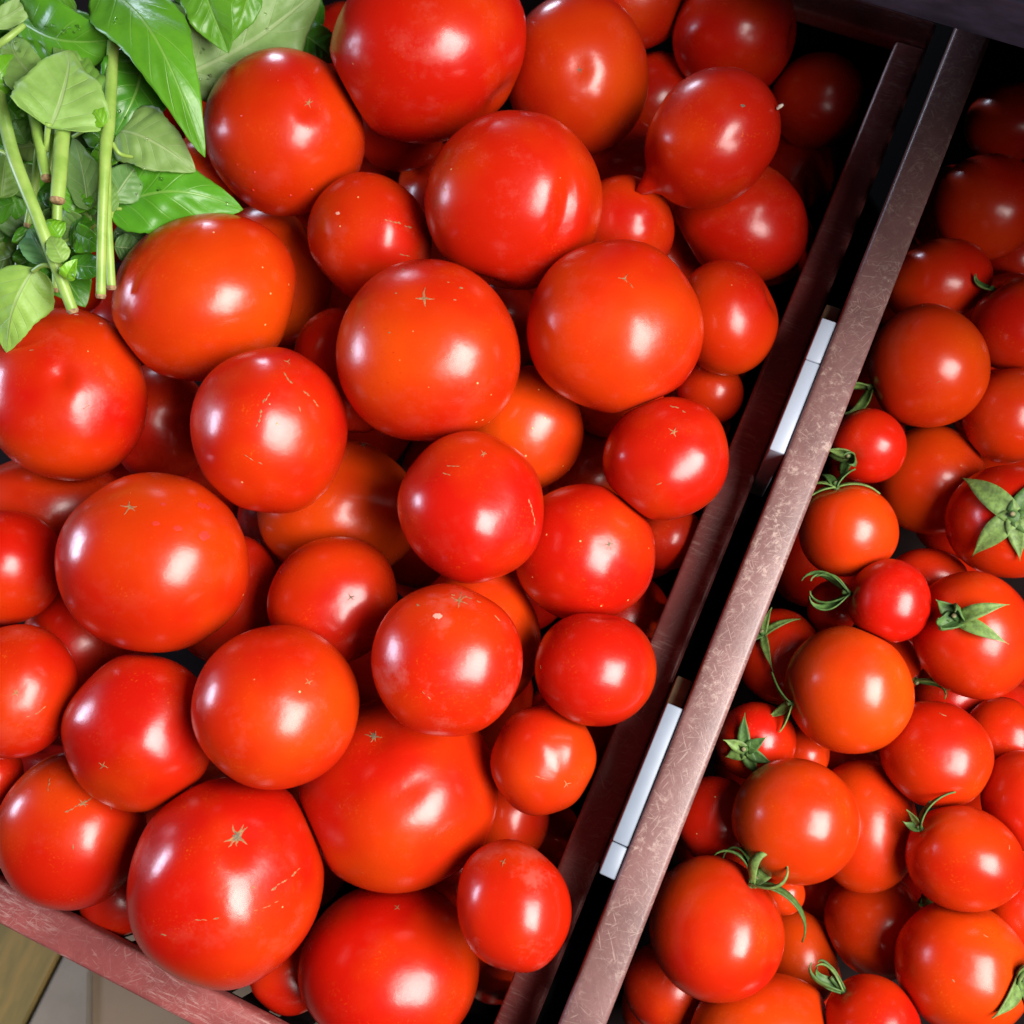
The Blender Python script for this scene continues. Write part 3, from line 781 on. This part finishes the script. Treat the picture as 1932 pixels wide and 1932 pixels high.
def calyx(id_):
    T = TOM[id_]; row = T['row']; k = T['k']
    px, _, seps, stem, pale = CAL[id_]
    rng = random.Random(sum(map(ord, id_)) + 5)
    # the pole point: furthest skin point along the pole direction, in the dimple
    hit, no, _, _ = T['bvh'].ray_cast(Vector(T['p']) * .5, Vector(-T['p']))
    hit, no, _, _ = T['bvh'].ray_cast(Vector(T['p']) * .3, -Vector(T['p']))
    p0 = np.array(hit) if hit is not None else T['p'] * T['rad']
    n0 = nrm(T['p'])
    rad = T['rad']
    p0 = p0 + n0 * rad * .015
    # hub
    bm = bmesh.new()
    bmesh.ops.create_uvsphere(bm, u_segments=12, v_segments=8, radius=1)
    z = Vector(n0); q = z.to_track_quat('Z', 'Y').to_matrix()
    hw = np.mean([s_[3] for s_ in seps]) * k * .42
    for v in bm.verts: v.co = Vector(p0) + q @ Vector((v.co.x * hw, v.co.y * hw, v.co.z * hw * .45))
    me = bpy.data.meshes.new('calyx'); bm.to_mesh(me); bm.free()
    hub = link('calyx', me, M_SEPAL, T['o'], Matrix())
    for (an, ln, cu, wd_, lf) in seps:
        d = np.array([math.cos(R(an)), math.sin(R(an)), 0])
        d = d - n0 * d.dot(n0)
        if np.linalg.norm(d) < .25: d = np.cross(n0, [.3, .8, .2])
        d = nrm(d)
        mat = M_SEPALP if rng.random() < pale else M_SEPAL
        sepal(T, p0 + d * hw * .2, n0, d, ln * k * (1.8 if id_ == 'R19' else 1.55 if id_ in ('R12', 'R19', 'R28', 'R1', 'R23', 'R32') else 1.15), cu, wd_ * k * (1.12 if wd_ > 25 else 2.0 if id_ in ('R12', 'R19', 'R28', 'R1') else 1.6), lf, mat, hub, rng)
    top = p0 + n0 * (stem * k + hw * .3)
    side = nrm(np.cross(n0, [.5, .4, .3]))
    rr = max(.0011, 5.2 * k)
    me, Q, RR_ = tube('stem', [p0 - n0 * .001, p0 + n0 * stem * k * .5 + side * .0004, top + side * .0008], [rr * 1.25, rr, rr * 1.05], 10)
    st = link('stem', me, M_SEPAL, hub, Matrix())
    me, _, _ = tube('cut_end', [top + side * .0008 + n0 * .00005, top + side * .0008 + n0 * .0004], [rr * .85, rr * .7], 10)
    link('cut_end', me, M_STUB, hub, Matrix())

# tomatoes lying deep in the crates, glimpsed through the gaps
rz = random.Random(21)
DEEP = []
for zone, (u0, u1, v0, v1), step, rpx in (('L', (-.32, .065, -.22, .29), .066, .031), ('R', (.155, .36, -.22, .28), .054, .025), ('L', (-.30, .07, -.20, .29), .060, .029), ('R', (.150, .36, -.20, .28), .047, .024), ('R', (.165, .36, -.21, .28), .044, .023)):
    u = u0
    while u < u1:
        v = v0
        while v < v1:
            c = np.array([u + rz.uniform(-.008, .008), v + rz.uniform(-.008, .008), rz.uniform(-.095, -.070)])
            rad = rpx * rz.uniform(.85, 1.1)
            while c[2] > -.142 and any(z2 == zone and np.linalg.norm(c - c2) < (rad + r2) * SQ for (c2, r2, z2) in placed): c[2] -= .004
            if c[2] > -.142:
                q = CB.T @ (c - CAM)
                X_, Y_ = 966 + q[0] / -q[2] / TAN * 966, 966 - q[1] / -q[2] / TAN * 966
                if -120 < X_ < 2050 and -120 < Y_ < 2050:
                    placed.append((c, rad, zone)); id_ = 'D%d' % len(DEEP); px_ = rad / (PX * -q[2])
                    TOM[id_] = dict(c=c, t=-q[2], rad=rad, zone=zone, row=(id_, X_, Y_, px_, px_, 0, 0, .1, 0, 0, None,
                        'tomato lying deep in the left crate, in the shadow of the heap' if zone == 'L' else 'tomato lying deep in the right crate, in the shadow'))
                    DEEP.append(id_)
            v += step
        u += step
def seen(id_):
    T = TOM[id_]; row = T['row']
    for _ in range(90):
        a_, q_ = rz.uniform(0, 6.283), math.sqrt(rz.random()) * .95
        X_, Y_ = row[1] + math.cos(a_) * q_ * row[3], row[2] + math.sin(a_) * q_ * row[4]
        if not (0 < X_ < 1932 and 0 < Y_ < 1932): continue
        d = nrm(ray(X_, Y_))
        def hit(c, r):
            b_ = d.dot(c - CAM); q = (c - CAM).dot(c - CAM) - b_ * b_
            return b_ - math.sqrt(r * r - q) if q < r * r else 1e9
        t0 = hit(T['c'], T['rad'])
        if t0 < 1e8 and not any(c2 is not T['c'] and hit(c2, r2 * .98) < t0 - 1e-6 for (c2, r2, z2) in placed): return True
    return False
keep = [i for i in DEEP if seen(i)]
gone = [TOM[i]['c'] for i in DEEP if i not in keep]
placed[:] = [p_ for p_ in placed if not any(p_[0] is g_ for g_ in gone)]
DEEP = keep
used_l = set()
for id_ in DEEP:      # say which one by the nearest plain tomato above it
    row = TOM[id_]['row']
    main = sorted((r_ for r_ in (LT if TOM[id_]['zone'] == 'L' else RT)), key=lambda r_: math.hypot(r_[1] - row[1], r_[2] - row[2]))
    for r_ in main[:8]:
        dx, dy = row[1] - r_[1], row[2] - r_[2]
        side = ('right of' if dx > 0 else 'left of') if abs(dx) > abs(dy) else ('below' if dy > 0 else 'above')
        short = ' '.join(r_[11].replace(',', '').split()[:9])
        while short.split()[-1] in ('the', 'a', 'of', 'and', 'by', 'with', 'its', 'to', 'at', 'near', 'in', 'under', 'than', 'mostly', 'on', 'below', 'beside'): short = ' '.join(short.split()[:-1])
        lab = 'dark tomato deep down, %s the %s' % (side, short)
        if lab not in used_l: break
    used_l.add(lab)
    TOM[id_]['row'] = row[:11] + (lab,)
for row in LT + RT: tomato(row[0])
for id_ in DEEP:
    tomato(id_)['group'] = 'tomatoes at the bottom of the %s crate' % ('left' if TOM[id_]['zone'] == 'L' else 'right')
for id_ in CAL: calyx(id_)
rg = random.Random(4)
SCARS = {'L7': (19, 4, 0), 'L8': (12, 3, 0), 'L17': (9, 3, 0), 'L15': (8, 5, 0), 'L19': (15, 5, 0), 'L22': (15, 6, 0), 'L23': (9, 4, 0),
         'L32': (10, 5, 0), 'L12': (11, 5, 0), 'L31': (9, 4, 0), 'L24': (9, 4, 0), 'L3': (10, 5, 0), 'L2': (7, 5, 1), 'L21': (9, 4, 1),
         'L16': (10, 6, 1), 'L26': (24, 7, 0), 'L25': (15, 6, 0), 'L28': (10, 5, 0), 'L27': (7, 4, 0), 'L29': (8, 4, 0), 'L20': (9, 4, 1), 'R14': (9, 2, 0), 'R18': (5, 2, 0)}
for id_, (sz, arms, dark) in SCARS.items():
    s_ = TOM[id_]['row'][10]
    scar_star(id_, s_[0], s_[1], sz, arms, M_SCARD if dark else M_CORK, rg)
for id_, sz in (('L26', 8), ('L25', 6)):
    s_ = TOM[id_]['row'][10]
    poly_part('stem_scar', id_, [([(s_[0] + math.cos(a_) * -sz, s_[1] + math.sin(a_) * -sz), s_, (s_[0] + math.cos(a_) * sz, s_[1] + math.sin(a_) * sz)], [sz * .6, sz * 1.1, sz * .6]) for a_ in (.2, 1.2, 2.2)], M_SCARD, .0005)
for id_, pts, w, gp in (
    ('L17', [(535, 709), (545, 725), (575, 745), (602, 775)], 6, .15), ('L17', [(502, 757), (494, 775), (492, 798)], 5, .2), ('L17', [(510, 745), (500, 762)], 4, .2),
    ('L17', [(465, 855), (480, 865), (495, 872)], 4, .2), ('L17', [(560, 770), (566, 790)], 3, .1), ('L17', [(488, 800), (480, 820)], 3, .3),
    ('L15', [(845, 882), (868, 883)], 3, .1), ('L15', [(838, 895), (852, 900)], 3, .3), ('L15', [(990, 935), (1000, 960), (1006, 990)], 5, .25),
    ('L26', [(560, 1635), (540, 1655), (515, 1670), (505, 1678)], 6, .15), ('L26', [(380, 1725), (400, 1727), (420, 1722)], 4, .2), ('L26', [(470, 1675), (478, 1672)], 6, .1),
    ('L26', [(325, 1750), (335, 1752)], 5, .1), ('L26', [(520, 1695), (500, 1705), (470, 1715)], 2.5, .2),
    ('L28', [(90, 1475), (88, 1490), (90, 1500)], 4, .1), ('L28', [(170, 1505), (150, 1520), (120, 1535)], 5, .1), ('L28', [(190, 1505), (200, 1530)], 4, .3), ('L28', [(140, 1590), (142, 1600)], 4, .1),
    ('L5', [(718, 415), (740, 422), (775, 430)], 6, .3), ('L5', [(730, 473), (750, 478), (770, 482)], 4, .15),
    ('L12', [(1262, 768), (1280, 773), (1292, 781)], 5, .2), ('L12', [(1240, 913), (1250, 908)], 3, .1),
    ('L22', [(780, 1140), (800, 1150)], 5, .3), ('L22', [(850, 1125), (880, 1130), (905, 1140)], 4, .4), ('L22', [(760, 1380 - 180), (765, 1215)], 3, .4), ('L22', [(930, 1165), (945, 1180)], 5, .2), ('L22', [(800, 1300), (820, 1320)], 3, .4),
    ('L8', [(1185, 540), (1192, 550)], 3, .3), ('L29', [(1010, 1462), (1030, 1468)], 3, .2),
    ('L30', [(1022, 1255), (1023, 1262)], 4, 0), ('L30', [(1173, 1270), (1176, 1273)], 6, 0),
    ('L32', [(50, 1350), (70, 1342), (82, 1330)], 3, .3), ('L18', [(150, 770), (170, 760)], 3, .5), ('L18', [(60, 668), (75, 665)], 4, .4),
    ('R24', [(1860, 1770), (1875, 1780), (1890, 1790)], 3, .4), ('R24', [(1795, 1845), (1800, 1850)], 5, 0), ('R1', [(1766, 721), (1774, 716)], 3, 0)):
    scratch(id_, pts, w, rg, gp)
# pale round blotches and single specks
def blotch(id_, X, Y, s, mat, name='pale_spot'):
    poly_part(name, id_, [([(X - s * .5, Y), (X - s * .2, Y + s * .04), (X + s * .2, Y), (X + s * .5, Y + s * .03)], [s * .35, s * .95, s * .9, s * .3])], mat, .00012)
M_SPOT = simple('pale_skin', (.55, .035, .02), .35, .15, 200, .1)
M_SPOT2 = simple('pale_blotch', (.72, .34, .26), .5, .2, 200, .2)
for (x, y, s) in ((305, 957, 10), (376 * .999, 958, 23), (293, 992, 13), (330, 1000, 15), (376, 1013, 20), (340, 905, 9), (437 * .995, 909, 10), (392, 914, 7), (401, 934, 8)):
    if not blotch('L19', x, y, s, M_SPOT): pass
blotch('L22', 826, 1166, 17, M_SPOT2)
for (x, y, s) in ((868, 550, 7), (740, 630, 4), (752, 560, 4), (764, 515, 5), (845, 540, 4), (856, 572, 5)): blotch('L7', x, y, s, M_CORK, 'corky_speck')
for (x, y, s) in ((148, 597, 8), (190, 613, 7)): blotch('L18', x, y, s, M_SPOT2)
blotch('L5', 642, 406, 8, M_SPOT2); blotch('L9', 1394, 206, 8, M_SCARD, 'dark_pit')

# white crumb stuck on the horned tomato
h, n_ = on_skin('L9', 1453, 212, .001)
if h is not None:
    me, _, _ = tube('crumb', [np.array(h), np.array(h) + np.array([.0012, .0010, .0006]), np.array(h) + np.array([.0026, .0018, .0008])], [.0006, .0009, .0005], 8)
    cr = link('straw_crumb', me, simple('crumb', (.75, .66, .55), .8), None, None)
    cr.matrix_world = TOM['L9']['o'].matrix_world.copy()
    tag(cr, 'tiny pale straw crumb stuck on the horned tomato', 'crumb')

# ------------------------------------------------------------------ basil
def leaf(parent, base, tip, wpx, side='T', arch=.18, fold=.18, roll=0., tint=(1, 1, 1), seed=0, shape=.75, wave=.06, bend=0., pucker=1., label=None, group=None):
    rng = random.Random(seed)
    B_, T_ = at(*base), at(*tip)
    ax = T_ - B_; ln = np.linalg.norm(ax); ax = ax / ln
    vw = nrm(CAM - (B_ + T_) / 2)
    vw = nrm(vw - ax * vw.dot(ax)); sd = np.cross(ax, vw)
    cr, sr = math.cos(R(roll)), math.sin(R(roll))
    S_ = sd * cr + vw * sr; U_ = -sd * sr + vw * cr
    dpt = np.linalg.norm(CAM - (B_ + T_) / 2)
    W = wpx * PX * dpt * .5
    nu, nv = 30, 18
    V, UV = [], []
    ph1, ph2 = rng.uniform(0, 6), rng.uniform(0, 6)
    sgn = 1 if side == 'T' else -1
    for i in range(nu + 1):
        u = i / nu
        prof = (math.sin(math.pi * u ** shape) ** .72) * (1 - .25 * u) * 1.12 if 0 < u < 1 else 0.0
        prof = max(prof, .012)
        cen = B_ + ax * ln * u + U_ * (arch * ln * math.sin(math.pi * u) * .5) + S_ * bend * ln * math.sin(math.pi * u) * .5
        cen = cen - U_ * (arch * ln * .35 * u ** 3)
        for j in range(nv + 1):
            v = -1 + 2 * j / nv
            asym = 1 + .07 * math.sin(u * 7 + ph2 + (1.7 if v > 0 else 0)) + .04 * math.sin(u * 17 + ph1 + (2.9 if v > 0 else 0))
            serr = asym + (.018 * math.sin(u * 70 + ph1) if abs(v) > .95 else 0)
            x = v * prof * W * serr
            av = abs(v)
            z = fold * W * (av * prof) * sgn - .30 * fold * W * (av ** 2.4) * prof * sgn
            # puffed skin between the side veins
            pz = math.sin((u * 6.2 - av ** .75 * 1.7) * 2 * math.pi - math.pi / 2) * math.sin(math.pi * min(1, av * 1.02)) * prof
            z += pucker * .034 * W * pz * sgn
            z += 2.0 * wave * W * math.sin(u * 9 + ph1 + (2 if v > 0 else 0)) * av ** 2 * prof + .05 * W * math.sin(u * 21 + v * 3 + ph2) * av * prof
            z += .12 * W * math.sin(u * 4.5 + v * 2.2 + ph2) * prof
            z -= .05 * W * math.exp(-(v / .07) ** 2) * prof * sgn
            V.append(cen + S_ * x + U_ * z); UV.append((u, v))
    Fs = []
    for i in range(nu):
        for j in range(nv):
            q = (i * (nv + 1) + j, i * (nv + 1) + j + 1, (i + 1) * (nv + 1) + j + 1, (i + 1) * (nv + 1) + j)
            Fs.append(q)
    me = mesh_py('basil_leaf' if parent is None else 'leaf', V, Fs)
    # faces must look at the viewer; the second skin lies below
    nrmv = me.polygons[len(me.polygons) // 2].normal
    if np.dot(np.array(nrmv), U_) < 0: me.flip_normals()
    lay = me.uv_layers.new(name='leaf')
    for lp in me.loops: lay.data[lp.index].uv = UV[lp.vertex_index]
    mats = [M_LEAF_T, M_LEAF_U] if side == 'T' else [M_LEAF_U, M_LEAF_T]
    if parent is None:
        o = link('basil_leaf', me, mats=mats)
    else:
        o = link('leaf', me, parent=parent, M=parent.matrix_world.inverted() @ TILT, mats=mats)
    sm = o.modifiers.new('thickness', 'SOLIDIFY'); sm.thickness = .00045; sm.offset = -1
    sm.material_offset = 1
    o.color = (*tint, 1)
    if label: tag(o, label, 'basil leaf', group or 'loose basil leaves on the heap')
    o_pts = (V, Fs)
    LEAVES.append((o, V, Fs, U_))
    return o
LEAVES = []
def stem(parent, pts, dia, cut=True, name='stem'):
    P = [at(*p) for p in pts]
    rr = [dia[min(i, len(dia) - 1)] * PX * np.linalg.norm(CAM - P[i]) * .5 for i in range(len(P))]
    me, Q, RR_ = tube(name, P, rr, 12)
    inv = parent.matrix_world.inverted() @ TILT
    o = link(name, me, M_STEM, parent, inv)
    if cut:
        d = nrm(Q[-1] - Q[-3])
        me, _, _ = tube('cut_end', [Q[-1] - d * .0012, Q[-1] - d * .0004, Q[-1] + d * .0008], [RR_[-1] * 1.04, RR_[-1] * 1.08, RR_[-1] * .8], 12)
        link('cut_end', me, M_CUT, o, Matrix())
    return o
def sprig(label, at_):
    return tag(empty('basil_sprig', Matrix.Translation(Vector(at(*at_)))), label, 'basil', 'basil sprigs in the upper left corner')

H1 = .088   # the nearest sprigs and leaves
# loose leaves that show whole
leaf(None, (200, -30, .085), (380, 274, .075), 122, 'T', .30, -.30, 8, (1.0, 1.0, 1.0), 1, .62, .05, -.10, label='long glossy basil leaf pointing down towards the wet tomato')
leaf(None, (34, 40, .080), (236, 72, .082), 116, 'T', .18, .30, -10, (.9, .95, .9), 2, .72, .08, .15, label='folded glossy basil leaf with droplets at the upper left')
leaf(None, (330, 148, .032), (610, -30, .034), 178, 'U', .10, -.12, 0, (1.0, 1.0, 1.1), 3, .70, .05, .10, label='broad pale grey-green basil leaf behind the wet tomato')
leaf(None, (378, -40, .060), (430, 98, .048), 92, 'T', .12, .22, -6, (1.0, .92, 1.1), 4, .62, .06, 0, label='mid-green basil leaf hanging over the broad pale one')
leaf(None, (478, -40, .052), (436, 80, .042), 48, 'T', .1, .25, 20, (.95, .9, 1.0), 5, .7, .06, 0, label='narrow basil leaf edge beside the hanging mid-green leaf')
leaf(None, (205, 392, .054), (457, 393, .040), 122, 'T', .22, -.20, 6, (.78, .92, .9), 6, .74, .10, -.22, label='large dark green basil leaf lowest in the bunch, tip over tomatoes')
leaf(None, (222, 248, .066), (366, 320, .058), 108, 'U', .22, -.22, 10, (.95, .95, .95), 7, .66, .05, -.12, label='pale veined basil leaf underside above the lowest large leaf')
leaf(None, (64, 505, .068), (10, 666, .052), 96, 'U', .10, .18, -12, (1.25, 1.3, .85), 8, .68, .08, .10, label='bright pale basil leaf drooping onto the tomato at left edge')
leaf(None, (106, 470, .050), (160, 578, .040), 84, 'T', .15, .1, 0, (.6, .75, .7), 9, .8, .05, .1, label='small dark round basil leaf under the cut stem ends')
# sprig A: the long stem in the middle
A_ = sprig('basil sprig with longest straight stem, cut end between tomatoes', (190, 562, .062))
stem(A_, [(214, 60, .078), (212, 110, .080), (206, 229, .083), (200, 270, .084), (196, 340, .083), (192, 450, .076), (190, 560, .066)], [18, 19, 20, 22, 18, 17, 17])
stem(A_, [(203, 300, .072), (203, 400, .070), (206, 470, .066), (210, 544, .060)], [12, 14, 15, 16])
stem(A_, [(212, 270, .080), (226, 290, .078), (250, 296, .070)], [8, 7, 6], False, 'leaf_stalk')
stem(A_, [(206, 242, .082), (190, 240, .084), (165, 243, .080), (138, 258, .072)], [8, 8, 7, 6], False, 'leaf_stalk')
stem(A_, [(208, 410, .068), (214, 395, .066), (228, 394, .060)], [8, 7, 6], False, 'leaf_stalk')
leaf(A_, (270, 95, .070), (216, 250, .070), 112, 'T', .22, .12, -6, (.45, .62, .6), 11, .8, .05, -.15)
leaf(A_, (196, 238, .086), (163, 193, .088), 34, 'T', .35, -.4, 10, (1.7, 1.35, 1.1), 12, .8, .05, .1)
leaf(A_, (165, 395, .064), (136, 256, .070), 58, 'U', .12, .15, 10, (.72, .80, .85), 13, .7, .05, .1)
leaf(A_, (212, 378, .062), (262, 306, .058), 62, 'U', .15, .1, 0, (.6, .75, .8), 14, .8, .05, 0)
leaf(A_, (212, 400, .068), (206, 335, .070), 28, 'U', .15, .15, 20, (.75, .85, .7), 15, .7, .05, 0)
leaf(A_, (216, 465, .040), (268, 470, .038), 50, 'U', .1, .1, 0, (.42, .55, .55), 16, .8, .05, 0)
leaf(A_, (187, 208, .080), (152, 96, .078), 64, 'U', .15, -.15, 0, (.85, 1.05, .6), 17, .66, .08, -.1)
# sprig B: thick stem with cut end in front
B2 = sprig('basil sprig with thick short stem and brown cut end', (108, 380, .09))
stem(B2, [(128, 150, .078), (122, 215, .084), (117, 260, .087), (112, 330, .089), (108, 380, .088)], [22, 24, 25, 25, 24])
stem(B2, [(92, 232, .094), (89, 255, .090), (86, 285, .084)], [11, 9, 9], False, 'leaf_stalk')
leaf(B2, (94, 240, .094), (132, 88, .092), 138, 'U', .16, -.16, 4, (1.25, 1.28, 1.1), 21, .48, .10, .10)
leaf(B2, (82, 170, .086), (18, 58, .080), 74, 'U', .15, .15, -5, (1.15, 1.18, 1.1), 22, .6, .08, -.15)
leaf(B2, (150, 180, .080), (108, 70, .080), 60, 'U', .12, .1, 5, (.9, 1.0, .8), 23, .7, .08, 0)
# sprig C: long slanting stem at left
C_ = sprig('basil sprig with long slanting pale stem ending on tomatoes', (137, 588, .066))
stem(C_, [(-14, 120, .080), (4, 205, .086), (26, 296, .092), (66, 398, .088), (105, 500, .078), (138, 588, .068)], [20, 20, 22, 21, 20, 19])
stem(C_, [(-12, 282, .090), (8, 288, .092), (26, 298, .092)], [8, 8, 9], False, 'leaf_stalk')
stem(C_, [(118, 518, .074), (128, 512, .078), (134, 500, .080)], [7, 6, 5], False, 'leaf_stalk')
stem(C_, [(106, 505, .074), (82, 500, .074), (62, 512, .070)], [9, 8, 8], False, 'leaf_stalk')
leaf(C_, (120, 494, .082), (94, 444, .086), 40, 'U', .3, .2, 0, (1.05, 1.12, .8), 31, .8, .05, 0)
leaf(C_, (126, 528, .078), (142, 490, .084), 30, 'T', .4, .4, 20, (1.9, 1.5, 1.3), 32, .8, .05, 0)
leaf(C_, (112, 448, .080), (88, 412, .082), 42, 'T', .3, -.3, 0, (1.35, 1.15, .8), 33, .9, .05, 0)
leaf(C_, (92, 500, .068), (52, 424, .066), 58, 'U', .2, .1, 0, (.7, 1.0, 1.5), 34, .8, .08, 0)  # bluish tint paints the teal light falling on this leaf
leaf(C_, (2, 372, .074), (12, 285, .076), 50, 'U', .15, .2, 0, (.9, 1.0, .7), 35, .7, .05, 0)
leaf(C_, (-24, 170, .088), (28, 102, .088), 56, 'T', .3, -.2, 0, (1.3, 1.15, .8), 36, .8, .08, 0)
# sprig D: second stem, left of B
D_ = sprig('basil sprig with cut stem left of the thick one', (88, 338, .086))
stem(D_, [(46, 120, .076), (58, 190, .082), (70, 250, .086), (88, 338, .085)], [17, 17, 18, 17])
stem(D_, [(96, 255, .078), (96, 300, .076), (92, 330, .074)], [12, 12, 11], False)
leaf(D_, (56, 372, .062), (28, 300, .066), 52, 'U', .15, .15, 0, (.7, .85, .6), 41, .8, .05, 0)
leaf(D_, (34, 258, .066), (46, 165, .070), 48, 'T', .15, .15, 0, (.75, .85, .8), 42, .8, .05, 0)
leaf(D_, (48, 270, .068), (22, 215, .070), 40, 'U', .15, .15, 0, (.6, .8, .5), 43, .8, .05, 0)
# sprig E: thin stems low in the bunch
E_ = sprig('thin-stemmed basil sprig low behind the slanting stem', (51, 425, .07))
stem(E_, [(76, 250, .066), (70, 310, .072), (62, 370, .070), (51, 426, .066)], [12, 14, 13, 11])
stem(E_, [(108, 385, .066), (107, 430, .062), (106, 470, .058), (105, 548, .050)], [17, 17, 15, 11])
stem(E_, [(48, 425, .055), (40, 465, .052), (34, 506, .048)], [12, 13, 12])
stem(E_, [(181, 424, .060), (150, 440, .056), (118, 458, .052)], [7, 7, 6], False)
leaf(E_, (62, 430, .048), (-18, 432, .050), 54, 'T', .15, .1, 0, (.5, .7, .6), 51, .8, .05, 0)
leaf(E_, (50, 470, .044), (-20, 500, .044), 60, 'U', .15, .1, 0, (.7, .75, .4), 52, .8, .05, 0)
leaf(E_, (150, 430, .050), (168, 400, .052), 30, 'U', .2, .1, 0, (.9, 1.0, .7), 53, .8, .05, 0)
leaf(E_, (95, 480, .044), (30, 545, .040), 60, 'T', .15, .1, 0, (.5, .6, .6), 54, .8, .05, 0)
# sprig F: pale stalks at the corner
F_ = sprig('basil sprig in the very corner with pale narrow leaves', (0, 40, .08))
stem(F_, [(-14, 92, .088), (14, 72, .090), (46, 47, .088)], [11, 11, 9], False)
leaf(F_, (-20, 48, .088), (84, -26, .086), 34, 'U', .1, .2, 10, (1.25, 1.2, 1.3), 61, .7, .05, .1)
leaf(F_, (20, 60, .076), (50, 20, .074), 40, 'U', .1, .2, 0, (.75, .8, .9), 62, .7, .05, 0)
leaf(F_, (-10, 130, .070), (36, 70, .070), 44, 'T', .2, .2, 0, (.6, .7, .8), 63, .8, .05, 0)
# sprig G: the dark leaves underneath
G_ = sprig('dark basil leaves underneath, seen through the gaps in the bunch', (120, 200, .05))
rg = random.Random(11)
for k in range(78):
    x = rg.uniform(-20, 235); y = rg.uniform(-10, 500)
    if k >= 66: x, y = rg.uniform(240, 640), rg.uniform(-30, 60)
    an = rg.uniform(0, 6.28); l = rg.uniform(70, 120)
    hh = rg.uniform(.030, .056) if k < 66 else rg.uniform(-.01, .012)
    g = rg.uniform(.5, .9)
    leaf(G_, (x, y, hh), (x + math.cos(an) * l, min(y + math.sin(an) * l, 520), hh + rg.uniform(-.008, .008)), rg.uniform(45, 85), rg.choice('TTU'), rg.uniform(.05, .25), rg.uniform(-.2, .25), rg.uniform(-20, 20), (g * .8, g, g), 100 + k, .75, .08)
leaf(G_, (560, 52, .012), (640, 118, .004), 62, 'T', .1, .1, 0, (.5, .6, .7), 171, .8)

# sprig H: the middle of the bunch, between the stems and the dark leaves
H_ = sprig('middle leaves of the basil bunch, fresh green, crowded behind the stems', (100, 250, .06))
rg = random.Random(37)
for k in range(34):
    x = rg.uniform(-10, 215); y = rg.uniform(-20, 440)
    an = rg.uniform(0, 6.28); l = rg.uniform(55, 105)
    hh = rg.uniform(.054, .068); g = rg.uniform(.75, 1.25)
    leaf(H_, (x, y, hh), (x + math.cos(an) * l, min(y + math.sin(an) * l, 470), hh + rg.uniform(-.012, .006)), rg.uniform(38, 66), rg.choice('TTTU'), rg.uniform(.1, .4), rg.uniform(-.35, .35), rg.uniform(-30, 30), (g * rg.uniform(.8, 1.1), g, g * .9), 300 + k, rg.uniform(.65, .85), .10, rg.uniform(-.2, .2))

# water drops on the leaves
DROPS = [(122, 58), (132, 52), (146, 50), (150, 56), (118, 62), (100, 48), (88, 52), (140, 60), (64, 50), (216, 44), (218, 36), (380, 100), (384, 92), (378, 150), (392, 150), (396, 143), (500, 26), (504, 56), (264, 350), (272, 316), (300, 358), (258, 366), (304, 338), (428, 384), (220, 440), (30, 80), (36, 98), (276, 262), (236, 222), (225, 210)]
trees = [(o, BVHTree.FromPolygons([Vector(map(float, p)) for p in V], Fs)) for (o, V, Fs, U_) in LEAVES]
for i, (x, y) in enumerate(DROPS):
    best = None
    r_ = Vector(ray(x, y)).normalized()
    for o, tr in trees:
        hit, no, _, dist = tr.ray_cast(Vector(CAM), r_)
        if hit is not None and (best is None or dist < best[0]): best = (dist, hit, no, o)
    if best is None: continue
    _, hit, no, o = best
    if no.dot(r_) > 0: no = -no
    rg = random.Random(i)
    s = rg.uniform(2.4, 5.0) * PX * .45
    bm = bmesh.new(); bmesh.ops.create_icosphere(bm, subdivisions=2, radius=s)
    q = no.to_track_quat('Z', 'Y').to_matrix()
    for v in bm.verts: v.co = hit + q @ Vector((v.co.x * rg.uniform(1, 1.05), v.co.y, v.co.z * .6 + s * .25))
    me = bpy.data.meshes.new('water_drop'); bm.to_mesh(me); bm.free()
    link('water_drop', me, M_WATER, o, Matrix())
for (id_, x, y, s) in (('L3', 580, 350 * .999, 6), ('L3', 474, 350, 5), ('L3', 479, 318, 4), ('L3', 541, 360, 5), ('L3', 606, 349, 4), ('L3', 464, 222, 4), ('L3', 531, 163, 3), ('L3', 519, 145, 3), ('L3', 450, 305, 3)):
    h, n_ = on_skin(id_, x, y, 0)
    if h is None: continue
    bm = bmesh.new(); bmesh.ops.create_icosphere(bm, subdivisions=2, radius=s * TOM[id_]['k'] * .6)
    q = n_.to_track_quat('Z', 'Y').to_matrix()
    for v in bm.verts: v.co = h + q @ Vector((v.co.x, v.co.y, v.co.z * .45))
    me = bpy.data.meshes.new('water_drop'); bm.to_mesh(me); bm.free()
    link('water_drop', me, M_WET, TOM[id_]['o'], Matrix())
